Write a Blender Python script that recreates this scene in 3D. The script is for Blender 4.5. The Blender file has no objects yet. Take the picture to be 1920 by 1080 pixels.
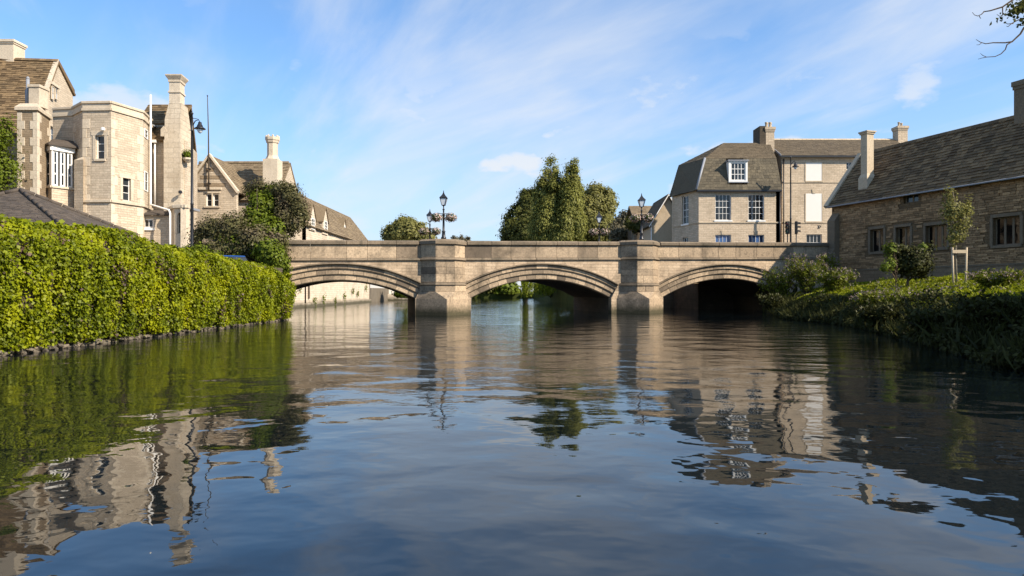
import bpy, bmesh, math, random
import numpy as np
from mathutils import Vector, noise as mnoise
rnd = random.Random(11)
nr = np.random.default_rng(5)
scene = bpy.context.scene
COL = scene.collection
R = math.radians
Z = Vector((0, 0, 1))

# ------------------------------------------------------------------ camera
F, CZ, HZ, CX = 1280.0, 1.53, 546.0, 960.0      # focal length in px of a 1920 px frame, eye height, horizon row
cam = bpy.data.cameras.new('camera'); cam.sensor_width = 36; cam.lens = 24
cam.shift_y = (HZ - 540) / 1920.0; cam.clip_start = 0.05; cam.clip_end = 6000
camo = bpy.data.objects.new('camera', cam); COL.objects.link(camo)
camo.location = (0, 0, CZ); camo.rotation_euler = (R(90), 0, 0)
scene.camera = camo
vs = scene.view_settings
vs.view_transform = 'Standard'; vs.look = 'None'; vs.gamma = 1; vs.use_curve_mapping = False
vs.exposure = 0.8

# ------------------------------------------------------------------ sun and sky
SUN_AZ, SUN_EL = R(61), R(36)                   # right of the direction back to the camera
SUN = Vector((math.sin(SUN_AZ) * math.cos(SUN_EL), -math.cos(SUN_AZ) * math.cos(SUN_EL), math.sin(SUN_EL)))
sl = bpy.data.lights.new('sun', 'SUN'); sl.energy = 5.0; sl.angle = R(0.5); sl.color = (1.0, 0.885, 0.735)
so = bpy.data.objects.new('sun', sl); COL.objects.link(so)
so.rotation_euler = SUN.to_track_quat('Z', 'Y').to_euler(); so.location = (40, -20, 60)

world = bpy.data.worlds.new('World'); scene.world = world; world.use_nodes = True
SX, SY, CLX = -3.0, 2.2, 5.3
def build_world():
    nt = world.node_tree; N = nt.nodes; L = nt.links; N.clear()
    out = N.new('ShaderNodeOutputWorld'); bg = N.new('ShaderNodeBackground'); bg.inputs[1].default_value = 0.10
    L.new(bg.outputs[0], out.inputs[0])
    sky = N.new('ShaderNodeTexSky'); sky.sky_type = 'NISHITA'; sky.sun_disc = False
    sky.sun_elevation = SUN_EL; sky.sun_rotation = math.atan2(SUN.x, SUN.y)
    sky.air_density = 1.0; sky.dust_density = 0.6; sky.ozone_density = 2.0
    tc = N.new('ShaderNodeTexCoord')
    sep = N.new('ShaderNodeSeparateXYZ'); L.new(tc.outputs['Generated'], sep.inputs[0])
    def math_(op, a, b=None, c=None, clamp=False):
        m = N.new('ShaderNodeMath'); m.operation = op; m.use_clamp = clamp
        for i, x in enumerate((a, b, c)):
            if x is None: continue
            if isinstance(x, (int, float)): m.inputs[i].default_value = x
            else: L.new(x, m.inputs[i])
        return m.outputs[0]
    def ramp(x, lo, hi):
        m = N.new('ShaderNodeMapRange'); m.interpolation_type = 'SMOOTHSTEP'
        m.inputs[1].default_value = lo; m.inputs[2].default_value = hi
        L.new(x, m.inputs[0]); return m.outputs[0]
    zc = math_('MAXIMUM', sep.outputs[2], 0.0)
    zz = math_('ADD', zc, 0.10)
    px = math_('DIVIDE', sep.outputs[0], zz); py = math_('DIVIDE', sep.outputs[1], zz)
    cb = N.new('ShaderNodeCombineXYZ'); L.new(px, cb.inputs[0]); L.new(py, cb.inputs[1])
    # high thin cloud: streaks lying across the sky plane
    rot = N.new('ShaderNodeMapping'); rot.inputs['Rotation'].default_value = (0, 0, R(-116)); L.new(cb.outputs[0], rot.inputs[0])
    def streaks(loc, sc, scale, lo, hi, dist=.5, det=9, rough=.55):
        mp = N.new('ShaderNodeMapping'); mp.inputs['Scale'].default_value = (*sc, 1); mp.inputs['Location'].default_value = (*loc, 0); L.new(rot.outputs[0], mp.inputs[0])
        n1 = N.new('ShaderNodeTexNoise'); n1.inputs['Scale'].default_value = scale; n1.inputs['Detail'].default_value = det
        n1.inputs['Roughness'].default_value = rough; n1.inputs['Distortion'].default_value = dist; L.new(mp.outputs[0], n1.inputs['Vector'])
        return ramp(n1.outputs[0], lo, hi)
    s1 = streaks((SX, SY), (.30, 1.0), .85, .455, .77, .7)
    s2 = streaks((7.1, 2.6), (.5, 1.3), 2.3, .45, .78, .6)
    cir = math_('MULTIPLY', math_('ADD', math_('MULTIPLY', s1, .95), math_('MULTIPLY', s2, .28), clamp=True), .84)
    # small heaped clouds low round the horizon
    mp2 = N.new('ShaderNodeMapping'); mp2.inputs['Scale'].default_value = (1, 1, 1.9); mp2.inputs['Location'].default_value = (CLX, 0.1, 0.28)
    L.new(tc.outputs['Generated'], mp2.inputs[0])
    n2 = N.new('ShaderNodeTexNoise'); n2.inputs['Scale'].default_value = 6.5; n2.inputs['Detail'].default_value = 8; n2.inputs['Roughness'].default_value = 0.52
    L.new(mp2.outputs[0], n2.inputs['Vector'])
    low = math_('SUBTRACT', 1.0, ramp(zc, 0.14, 0.42))
    cum = math_('MULTIPLY', math_('MULTIPLY', ramp(n2.outputs[0], 0.545, 0.645), low), .95)
    hz = math_('ADD', math_('MULTIPLY', math_('SUBTRACT', 1.0, ramp(zc, -0.05, 0.36)), 0.74), .14)
    mask = math_('MAXIMUM', cir, cum)
    tint = N.new('ShaderNodeMix'); tint.data_type = 'RGBA'; tint.blend_type = 'MULTIPLY'; tint.inputs[0].default_value = 1.0
    tint.inputs[7].default_value = (0.64, 1.04, 1.36, 1); L.new(sky.outputs[0], tint.inputs[6])
    m0 = N.new('ShaderNodeMix'); m0.data_type = 'RGBA'; L.new(hz, m0.inputs[0]); L.new(tint.outputs[2], m0.inputs[6])
    m0.inputs[7].default_value = (3.75, 4.6, 5.45, 1)
    m1 = N.new('ShaderNodeMix'); m1.data_type = 'RGBA'; L.new(mask, m1.inputs[0]); L.new(m0.outputs[2], m1.inputs[6])
    m1.inputs[7].default_value = (4.9, 5.1, 5.4, 1)
    L.new(m1.outputs[2], bg.inputs[0])
build_world()

# ------------------------------------------------------------------ materials
MATS = {}
class NT:
    def __init__(s, name):
        m = bpy.data.materials.new(name); m.use_nodes = True; s.m = m; s.t = m.node_tree; s.N = s.t.nodes; s.L = s.t.links
        s.N.clear(); s.out = s.N.new('ShaderNodeOutputMaterial'); MATS[name] = m
    def new(s, t, **kw):
        n = s.N.new(t)
        for k, v in kw.items(): setattr(n, k, v)
        return n
    def set(s, n, **kw):
        for k, v in kw.items():
            i = n.inputs[k.replace('_', ' ')]
            if hasattr(v, 'links') or isinstance(v, bpy.types.NodeSocket): s.L.new(v, i)
            else: i.default_value = v
        return n
    def mix(s, f, a, b, bt='MIX'):
        n = s.N.new('ShaderNodeMix'); n.data_type = 'RGBA'; n.blend_type = bt
        for i, x in ((0, f), (6, a), (7, b)):
            if isinstance(x, bpy.types.NodeSocket): s.L.new(x, n.inputs[i])
            else: n.inputs[i].default_value = (x if i == 0 else (*x, 1) if len(x) == 3 else x)
        return n.outputs[2]
    def noise(s, vec, scale, detail=4, rough=.55, dist=0):
        n = s.N.new('ShaderNodeTexNoise'); n.inputs['Scale'].default_value = scale; n.inputs['Detail'].default_value = detail
        n.inputs['Roughness'].default_value = rough; n.inputs['Distortion'].default_value = dist
        s.L.new(vec, n.inputs['Vector']); return n.outputs[0]
    def ramp(s, x, lo, hi, a=0., b=1.):
        n = s.N.new('ShaderNodeMapRange'); n.inputs[1].default_value = lo; n.inputs[2].default_value = hi
        n.inputs[3].default_value = a; n.inputs[4].default_value = b; s.L.new(x, n.inputs[0]); return n.outputs[0]
    def pos(s): return s.N.new('ShaderNodeNewGeometry').outputs['Position']
    def uv(s): return s.N.new('ShaderNodeTexCoord').outputs['UV']
    def var(s):
        a = s.N.new('ShaderNodeAttribute'); a.attribute_name = 'var'; return a.outputs['Fac']
    def finish(s, sh): s.L.new(sh, s.out.inputs[0]); return s.m
    def principled(s, col, rough=.8, bump=None, bstr=.5, bdist=.02, spec=.3, metal=0):
        p = s.N.new('ShaderNodeBsdfPrincipled')
        for k, v in (('Base Color', col), ('Roughness', rough), ('Specular IOR Level', spec), ('Metallic', metal)):
            if isinstance(v, bpy.types.NodeSocket): s.L.new(v, p.inputs[k])
            else: p.inputs[k].default_value = (*v, 1) if k == 'Base Color' else v
        if bump is not None:
            b = s.N.new('ShaderNodeBump'); b.inputs['Strength'].default_value = bstr; b.inputs['Distance'].default_value = bdist
            s.L.new(bump, b.inputs['Height']); s.L.new(b.outputs[0], p.inputs['Normal'])
        return p.outputs[0]

def mat_stone(name, c1, c2, stain=(.10, .085, .06), stain_amt=.6, brick=None, mortar=None, varamt=.5, bump=.6, streak=True, tide=False):
    n = NT(name); P = n.pos()
    v = n.var()
    col = n.mix(v, c1, c2)
    h = None
    if brick:
        b = n.new('ShaderNodeTexBrick'); b.offset = .5; b.squash = 1
        uvn = n.uv()
        # uneven courses: wobble the brick lookup a little
        wob = n.new('ShaderNodeTexNoise'); wob.inputs['Scale'].default_value = 1.3; n.L.new(uvn, wob.inputs['Vector'])
        add = n.new('ShaderNodeVectorMath', operation='MULTIPLY_ADD'); n.L.new(wob.outputs['Color'], add.inputs[0])
        add.inputs[1].default_value = (.07, .05, 0); n.L.new(uvn, add.inputs[2])
        n.L.new(add.outputs[0], b.inputs['Vector'])
        mo = mortar or tuple(x * .6 for x in c1)
        n.set(b, Color1=(*c1, 1), Color2=(*c2, 1), Mortar=(*mo, 1), Scale=1.0, Mortar_Size=.014, Mortar_Smooth=.3, Bias=-.1, Brick_Width=brick[0], Row_Height=brick[1])
        col = b.outputs['Color']; h = b.outputs['Fac']
    fine = n.noise(P, 9, 5, .6)
    col = n.mix(n.ramp(fine, .3, .7, 0, .55), col, tuple(x * .62 for x in c2))
    big = n.noise(P, .55, 6, .62, .4)
    col = n.mix(n.ramp(big, .48, .72, 0, stain_amt), col, stain)
    if streak:
        mp = n.new('ShaderNodeMapping'); mp.inputs['Scale'].default_value = (2.3, 2.3, .35); n.L.new(P, mp.inputs[0])
        st = n.noise(mp.outputs[0], 1.0, 5, .65)
        col = n.mix(n.ramp(st, .55, .78, 0, stain_amt * .8), col, stain)
    if tide:      # damp, weedy band just above the water
        sp = n.new('ShaderNodeSeparateXYZ'); n.L.new(P, sp.inputs[0]); wv = n.noise(P, 1.6, 4, .6)
        zz = n.new('ShaderNodeMath', operation='MULTIPLY_ADD'); n.L.new(wv, zz.inputs[0]); zz.inputs[1].default_value = -.55; n.L.new(sp.outputs[2], zz.inputs[2])
        col = n.mix(n.ramp(zz.outputs[0], -.12, .42, .9, 0), col, (.035, .034, .016))
    lich = n.noise(P, 3.2, 6, .7)
    col = n.mix(n.ramp(lich, .56, .70, 0, .7 * stain_amt), col, tuple(x * .7 for x in stain))
    grain = n.noise(P, 22, 4, .65)
    if h is not None:
        mm = n.new('ShaderNodeMath', operation='MULTIPLY_ADD'); n.L.new(h, mm.inputs[0]); mm.inputs[1].default_value = -1.0; n.L.new(grain, mm.inputs[2]); hh = mm.outputs[0]
    else: hh = grain
    return n.finish(n.principled(col, .9, hh, bump, .025, .2))

def mat_plain(name, c, rough=.6, spec=.3, metal=0, grime=.25, gscale=4):
    n = NT(name); P = n.pos()
    g = n.noise(P, gscale, 5, .6)
    col = n.mix(n.ramp(g, .35, .75, 0, grime), c, tuple(x * .45 for x in c))
    return n.finish(n.principled(col, rough, g, .15, .01, spec, metal))

def mat_leaf(name, c1, c2, trans=.35, c3=None):
    n = NT(name); v = n.var(); P = n.pos()
    col = n.mix(v, c1, c2)
    if c3 is not None:
        g = n.noise(P, .9, 3, .5)
        col = n.mix(n.ramp(g, .5, .68, 0, .8), col, c3)
    d = n.new('ShaderNodeBsdfDiffuse'); n.L.new(col, d.inputs[0])
    t = n.new('ShaderNodeBsdfTranslucent'); n.L.new(col, t.inputs[0])
    gl = n.new('ShaderNodeBsdfGlossy'); gl.inputs['Roughness'].default_value = .5; gl.inputs[0].default_value = (.6, .6, .55, 1)
    m1 = n.new('ShaderNodeMixShader'); m1.inputs[0].default_value = trans; n.L.new(d.outputs[0], m1.inputs[1]); n.L.new(t.outputs[0], m1.inputs[2])
    m2 = n.new('ShaderNodeMixShader'); m2.inputs[0].default_value = .018; n.L.new(m1.outputs[0], m2.inputs[1]); n.L.new(gl.outputs[0], m2.inputs[2])
    return n.finish(m2.outputs[0])

def mat_glass(name, c=(.015, .018, .02)):
    n = NT(name); v = n.var()
    col = n.mix(v, tuple(x * .5 for x in c), tuple(x * 2.2 for x in c))
    g = n.noise(n.pos(), 1.6, 2)
    return n.finish(n.principled(col, .04, g, .12, .02, .5))

def mat_water():
    n = NT('river_water'); P = n.pos()
    mp = n.new('ShaderNodeMapping'); mp.inputs['Scale'].default_value = (.92, 1.08, 1); mp.inputs['Rotation'].default_value = (0, 0, R(14)); n.L.new(P, mp.inputs[0])
    w1 = n.noise(mp.outputs[0], .80, 1.5, .4, .3)
    w2 = n.noise(mp.outputs[0], 2.5, 2, .45, .2)
    mp3 = n.new('ShaderNodeMapping'); mp3.inputs['Scale'].default_value = (.7, 1.6, 1); n.L.new(P, mp3.inputs[0])
    w3 = n.noise(mp3.outputs[0], 8.5, 2.5, .5)
    # wind patches: fine ripple is stronger in open water under the bridge's near side
    sep = n.new('ShaderNodeSeparateXYZ'); n.L.new(P, sep.inputs[0])
    patch = n.noise(P, .13, 3, .5)
    a = n.ramp(sep.outputs[1], 7, 19, .04, 1.0)
    b = n.ramp(patch, .35, .65, .35, 1.0)
    def mul(x, y):
        m = n.new('ShaderNodeMath', operation='MULTIPLY')
        for i, q in enumerate((x, y)):
            if isinstance(q, (int, float)): m.inputs[i].default_value = q
            else: n.L.new(q, m.inputs[i])
        return m.outputs[0]
    def add(x, y):
        m = n.new('ShaderNodeMath', operation='ADD'); n.L.new(x, m.inputs[0]); n.L.new(y, m.inputs[1]); return m.outputs[0]
    h = add(add(mul(w1, .036), mul(w2, .0056)), mul(mul(w3, mul(a, b)), .0064))
    bp = n.new('ShaderNodeBump'); bp.inputs['Strength'].default_value = 1; bp.inputs['Distance'].default_value = 1.0; n.L.new(h, bp.inputs['Height'])
    p = n.new('ShaderNodeBsdfPrincipled'); p.inputs['Base Color'].default_value = (.0030, .0054, .0066, 1)
    p.inputs['Roughness'].default_value = .015; p.inputs['IOR'].default_value = 1.52; n.L.new(bp.outputs[0], p.inputs['Normal'])
    return n.finish(p.outputs[0])

def mat_ground(name, c1, c2, scale=.8):
    n = NT(name); P = n.pos()
    g = n.noise(P, scale, 6, .65); f = n.noise(P, 14, 5, .7)
    col = n.mix(n.ramp(g, .35, .65), c1, c2); col = n.mix(n.ramp(f, .3, .7, 0, .5), col, tuple(x * .4 for x in c1))
    return n.finish(n.principled(col, .95, f, .8, .05, .1))

mat_stone('bridge_block', (.56, .42, .275), (.145, .112, .08), stain=(.078, .062, .044), stain_amt=.82, tide=True)
mat_stone('bridge_coping', (.27, .205, .138), (.15, .118, .083), stain=(.055, .05, .036), stain_amt=.8)
mat_stone('bridge_ashlar', (.59, .45, .305), (.43, .32, .212), stain=(.12, .092, .062), stain_amt=.78, brick=(.62, .20), tide=True)
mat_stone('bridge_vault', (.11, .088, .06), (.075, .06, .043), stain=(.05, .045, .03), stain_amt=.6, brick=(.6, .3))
mat_stone('manor_ashlar', (.62, .51, .375), (.47, .38, .275), stain=(.24, .19, .135), stain_amt=.40, brick=(.55, .16))
mat_stone('manor_plain', (.66, .56, .425), (.55, .455, .335), stain=(.24, .19, .13), stain_amt=.40)
mat_stone('manor_dark', (.36, .27, .175), (.27, .20, .13), stain=(.15, .11, .07), stain_amt=.35, brick=(.4, .14))
mat_stone('house_ashlar', (.68, .545, .39), (.53, .42, .295), stain=(.22, .17, .11), stain_amt=.35, brick=(.5, .17))
mat_stone('house_plain', (.58, .47, .33), (.49, .39, .27), stain=(.24, .19, .12), stain_amt=.35)
mat_stone('range_wall', (.72, .61, .47), (.62, .51, .38), stain=(.26, .20, .13), stain_amt=.45, brick=(.6, .22), tide=True)
mat_stone('barn_stone', (.52, .33, .168), (.235, .148, .075), stain=(.085, .06, .036), stain_amt=.45)
mat_stone('barn_mortar', (.19, .125, .065), (.145, .096, .05), stain=(.05, .04, .026), stain_amt=.5, brick=(.42, .15))
mat_stone('barn_dressed', (.24, .185, .122), (.185, .14, .092), stain=(.09, .07, .048), stain_amt=.5)
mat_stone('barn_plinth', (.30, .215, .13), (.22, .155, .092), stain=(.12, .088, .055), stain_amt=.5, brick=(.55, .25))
mat_stone('stone_slate', (.285, .192, .10), (.105, .07, .038), stain=(.055, .048, .03), stain_amt=.45, streak=False)
mat_stone('pale_slate', (.27, .205, .125), (.17, .125, .078), stain=(.10, .08, .05), stain_amt=.4, streak=False)
mat_stone('mansard_slate', (.165, .135, .088), (.085, .072, .050), stain=(.065, .056, .04), stain_amt=.4, streak=False)
mat_stone('manor_block', (.64, .54, .405), (.53, .435, .315), stain=(.26, .20, .135), stain_amt=.45, brick=(.75, .36))
mat_stone('house_slate', (.15, .115, .072), (.10, .077, .050), stain=(.075, .06, .04), stain_amt=.4, streak=False)
mat_stone('grey_slate', (.125, .098, .075), (.075, .062, .052), stain=(.06, .052, .042), stain_amt=.4, streak=False)
mat_stone('river_stone', (.22, .18, .13), (.09, .075, .058), stain=(.07, .07, .045), stain_amt=.5, streak=False)
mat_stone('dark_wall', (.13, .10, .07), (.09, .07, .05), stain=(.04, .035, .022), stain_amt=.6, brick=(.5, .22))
mat_plain('white_paint', (.80, .77, .71), .45, .4, 0, .12)
mat_plain('cream_panel', (.74, .70, .63), .6, .2, 0, .05)
mat_plain('black_iron', (.012, .012, .014), .42, .5, 0, .2)
mat_plain('black_plastic', (.015, .015, .015), .5, .4, 0, .1)
mat_plain('lead_grey', (.24, .25, .27), .5, .4, 0, .3)
mat_plain('blue_paint', (.02, .10, .38), .25, .5, 0, .1)
mat_plain('tyre_rubber', (.02, .02, .02), .9, .1)
mat_plain('stake_wood', (.50, .40, .27), .8, .2, 0, .3, 12)
mat_plain('bark', (.085, .065, .045), .95, .1, 0, .6, 9)
mat_plain('twig_bark', (.10, .065, .035), .9, .1, 0, .5, 20)
mat_plain('pale_bark', (.30, .26, .20), .9, .1, 0, .5, 14)
mat_plain('amber_lens', (.30, .12, .01), .3, .5); mat_plain('red_lens', (.25, .015, .01), .3, .5); mat_plain('green_lens', (.01, .16, .08), .3, .5)
mat_glass('window_glass'); mat_glass('black_glass', (.004, .004, .004)); mat_glass('blue_curtain_glass', (.035, .07, .15)); mat_glass('pale_glass', (.20, .20, .20))
mat_plain('lantern_glass', (.62, .66, .70), .15, .5, 0, .1)
mat_leaf('ivy_leaf', (.215, .245, .005), (.062, .084, .003), .3, (.31, .32, .005))
mat_leaf('bronze_leaf', (.14, .09, .06), (.07, .05, .045), .2)
mat_leaf('poplar_leaf', (.29, .290, .070), (.14, .142, .034), .4)
mat_leaf('dark_leaf', (.125, .128, .030), (.05, .054, .013), .28)
mat_leaf('olive_leaf', (.26, .245, .072), (.125, .12, .036), .38)
mat_leaf('grey_leaf', (.19, .165, .105), (.10, .09, .05), .25)
mat_leaf('shrub_leaf', (.130, .122, .046), (.058, .052, .022), .25, (.165, .125, .085))
mat_leaf('climber_leaf', (.150, .190, .014), (.060, .082, .008), .3)
mat_leaf('bank_leaf', (.20, .225, .018), (.075, .088, .010), .3)
mat_leaf('sunlit_leaf', (.19, .235, .03), (.08, .11, .014), .35)  # brighter leaf colour standing for leaves caught by the sun
mat_leaf('grass_blade', (.26, .28, .010), (.14, .16, .008), .35)
mat_leaf('shaded_leaf', (.055, .058, .014), (.020, .022, .006), .2)  # shade put into the leaf colour, darkened for bank and undergrowth
mat_leaf('seed_head', (.30, .24, .20), (.20, .15, .13), .2)
mat_leaf('willow_leaf', (.24, .28, .016), (.12, .15, .010), .4)
mat_leaf('petal', (.75, .60, .52), (.45, .28, .24), .2)
mat_leaf('basket_leaf', (.10, .12, .03), (.04, .05, .015), .2)
mat_water()
mat_ground('grass_soil', (.085, .09, .02), (.05, .06, .014)); mat_ground('bank_soil', (.055, .055, .018), (.03, .032, .012), 1.5)
mat_ground('gravel', (.20, .17, .13), (.15, .125, .095)); mat_ground('asphalt', (.055, .053, .05), (.045, .044, .042)); mat_ground('river_bed', (.05, .045, .03), (.03, .03, .02))
mat_ground('far_field', (.07, .085, .02), (.045, .06, .015), .1)

# ------------------------------------------------------------------ mesh helpers
WLOC = {}
def V(*a): return Vector(a)
def W(x, y, Y): return Vector(((x - CX) / F * Y, Y, CZ + (HZ - y) / F * Y))
def onwall(O, u, x, y):
    k = (x - CX) / F
    a = (k * O.y - O.x) / (u.x - k * u.y)
    return a, CZ + (HZ - y) / F * (O.y + u.y * a)
def link(o, parent=None):
    COL.objects.link(o)
    if parent is not None: o.parent = parent
    return o
def tag(o, label=None, cat=None, group=None, kind=None):
    for k, v in (('label', label), ('category', cat), ('group', group), ('kind', kind)):
        if v: o[k] = v
    return o
def thing(name, label, cat, loc, group=None):
    o = bpy.data.objects.new(name, None); o.empty_display_size = .2
    COL.objects.link(o); o.location = loc; WLOC[o] = Vector(loc)
    return tag(o, label, cat, group)
def place(o, parent, wl):
    WLOC[o] = Vector(wl)
    o.location = Vector(wl) - (WLOC[parent] if parent is not None else Vector((0, 0, 0)))
    link(o, parent); return o

class MB:
    def __init__(s): s.v = []; s.f = []; s.a = []; s.cur = .5
    def poly(s, pts):
        i = len(s.v); s.v += [tuple(p) for p in pts]; s.f.append(tuple(range(i, i + len(pts)))); s.a.append(s.cur)
    def prism(s, pts, ext):
        n = len(pts); i = len(s.v)
        s.v += [tuple(p) for p in pts] + [tuple(Vector(p) + ext) for p in pts]
        s.f.append(tuple(range(i, i + n))); s.f.append(tuple(range(i + 2 * n - 1, i + n - 1, -1)))
        for k in range(n): s.f.append((i + k, i + (k + 1) % n, i + n + (k + 1) % n, i + n + k))
        s.a += [s.cur] * (n + 2)
    def hexa(s, b, t):      # bottom 4, top 4
        i = len(s.v); s.v += [tuple(p) for p in b] + [tuple(p) for p in t]
        s.f += [(i + 3, i + 2, i + 1, i), (i + 4, i + 5, i + 6, i + 7)] + [(i + k, i + (k + 1) % 4, i + 4 + (k + 1) % 4, i + 4 + k) for k in range(4)]
        s.a += [s.cur] * 6
    def wbox(s, O, u, a0, a1, d0, d1, z0, z1):     # wall box: along u, outwards n = (u.y,-u.x), absolute z
        n = V(u.y, -u.x, 0); o = V(O.x, O.y, 0)
        q = [o + u * a + n * d for a, d in ((a0, d0), (a1, d0), (a1, d1), (a0, d1))]
        s.hexa([p + Z * z0 for p in q], [p + Z * z1 for p in q])
    def box(s, x0, x1, y0, y1, z0, z1): s.wbox(V(0, 0, 0), V(1, 0, 0), x0, x1, -y1, -y0, z0, z1)
    def tube(s, pts, rad, n=7, cap=True):
        pts = [Vector(p) for p in pts]; rings = []
        for k, p in enumerate(pts):
            d = (pts[min(k + 1, len(pts) - 1)] - pts[max(k - 1, 0)]).normalized()
            a = d.orthogonal().normalized() if k == 0 else (pa - d * pa.dot(d)).normalized()
            pa = a; b = d.cross(a); r = rad[k] if isinstance(rad, (list, tuple)) else rad
            i = len(s.v); rings.append(i)
            s.v += [tuple(p + (a * math.cos(2 * math.pi * j / n) + b * math.sin(2 * math.pi * j / n)) * r) for j in range(n)]
        for i, j in zip(rings, rings[1:]):
            for k in range(n): s.f.append((i + k, i + (k + 1) % n, j + (k + 1) % n, j + k)); s.a.append(s.cur)
        if cap:
            s.f.append(tuple(range(rings[0] + n - 1, rings[0] - 1, -1))); s.f.append(tuple(range(rings[-1], rings[-1] + n))); s.a += [s.cur] * 2
    def lathe(s, c, prof, n=10, rot=0):
        c = Vector(c); rings = []
        for r, z in prof:
            i = len(s.v); rings.append(i)
            s.v += [tuple(c + V(r * math.cos(rot + 2 * math.pi * j / n), r * math.sin(rot + 2 * math.pi * j / n), z)) for j in range(n)]
        for i, j in zip(rings, rings[1:]):
            for k in range(n): s.f.append((i + k, i + (k + 1) % n, j + (k + 1) % n, j + k)); s.a.append(s.cur)
        s.f.append(tuple(range(rings[0] + n - 1, rings[0] - 1, -1))); s.f.append(tuple(range(rings[-1], rings[-1] + n))); s.a += [s.cur] * 2
    def build(s, name, mat, parent=None, smooth=False, recalc=True, bevel=0):
        co = np.array(s.v, dtype=np.float64); lo = co.min(0); hi = co.max(0)
        base = Vector(((lo[0] + hi[0]) / 2, (lo[1] + hi[1]) / 2, lo[2]))
        me = bpy.data.meshes.new(name); me.from_pydata((co - np.array(base)).tolist(), [], s.f)
        at = me.attributes.new('var', 'FLOAT', 'FACE'); at.data.foreach_set('value', s.a)
        if recalc or bevel:
            bm = bmesh.new(); bm.from_mesh(me)
            if bevel: bmesh.ops.bevel(bm, geom=bm.edges[:], offset=bevel, segments=1, affect='EDGES', clamp_overlap=True)
            bmesh.ops.recalc_face_normals(bm, faces=bm.faces); bm.to_mesh(me); bm.free()
        uvl = me.uv_layers.new(name='UVMap'); uv = np.zeros((len(me.loops), 2))
        for p in me.polygons:
            n = p.normal
            t = V(-n.y, n.x, 0) if abs(n.z) < .95 else V(1, 0, 0)
            t.normalize(); b = n.cross(t)
            for li in p.loop_indices:
                q = me.vertices[me.loops[li].vertex_index].co + base
                uv[li] = (q.dot(t), q.z if abs(n.z) < .1 else q.dot(b))
        uvl.data.foreach_set('uv', uv.ravel())
        me.materials.append(MATS[mat])
        if smooth: me.polygons.foreach_set('use_smooth', [True] * len(me.polygons))
        return place(bpy.data.objects.new(name, me), parent, base)

def leaf_mesh(name, C, Nn, S, mat, parent, droop=None, aspect=.75, var=None, kind=None):
    """one mesh of many small pointed leaves (4 corners each); C centres, Nn facing, S sizes"""
    n = len(C)
    Nn = Nn / (np.linalg.norm(Nn, axis=1, keepdims=True) + 1e-9)
    if droop is None: droop = nr.normal(size=(n, 3))
    T = droop - Nn * np.sum(droop * Nn, 1, keepdims=True); T /= (np.linalg.norm(T, axis=1, keepdims=True) + 1e-9)
    B = np.cross(Nn, T); S = S[:, None]
    v = np.empty((n, 4, 3))
    v[:, 0] = C - T * S * .5; v[:, 1] = C + B * S * aspect * .5 - T * S * .08 + Nn * S * .12
    v[:, 2] = C + T * S * .5; v[:, 3] = C - B * S * aspect * .5 - T * S * .08 + Nn * S * .12
    v = v.reshape(-1, 3); lo = v.min(0); hi = v.max(0); base = np.array([(lo[0] + hi[0]) / 2, (lo[1] + hi[1]) / 2, lo[2]])
    me = bpy.data.meshes.new(name); me.vertices.add(4 * n); me.vertices.foreach_set('co', (v - base).ravel())
    me.loops.add(4 * n); me.loops.foreach_set('vertex_index', np.arange(4 * n)); me.polygons.add(n)
    me.polygons.foreach_set('loop_start', np.arange(0, 4 * n, 4)); me.polygons.foreach_set('loop_total', np.full(n, 4))
    me.update()
    at = me.attributes.new('var', 'FLOAT', 'FACE'); at.data.foreach_set('value', (nr.random(n) if var is None else var).astype(np.float32))
    me.materials.append(MATS[mat])
    o = place(bpy.data.objects.new(name, me), parent, base)
    return tag(o, kind=kind)

def clumps(ells, nclump, per, spread, shell=.55, rng=nr):
    """leaf centres + outward normals spread as clumps through a set of ellipsoids ((cx,cy,cz),(rx,ry,rz))"""
    vol = np.array([e[1][0] * e[1][1] * e[1][2] for e in ells]) ** .67; vol /= vol.sum()
    idx = rng.choice(len(ells), nclump, p=vol)
    c = np.array([e[0] for e in ells])[idx]; r = np.array([e[1] for e in ells])[idx]
    d = rng.normal(size=(nclump, 3)); d /= np.linalg.norm(d, axis=1, keepdims=True)
    rad = shell + (1.04 - shell) * rng.random((nclump, 1)) ** .6
    cc = c + d * r * rad
    k = rng.normal(size=(nclump, per, 3)) * spread
    C = (cc[:, None] + k).reshape(-1, 3)
    N = (np.repeat(d, per, 0) * 1.1 + (k.reshape(-1, 3) / spread) * .45 + rng.normal(size=(nclump * per, 3)) * .5 + np.array([0, 0, .35]))
    cv = np.repeat(rng.random(nclump), per) * .5 + rng.random(nclump * per) * .5
    return C, N, cc, cv

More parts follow.
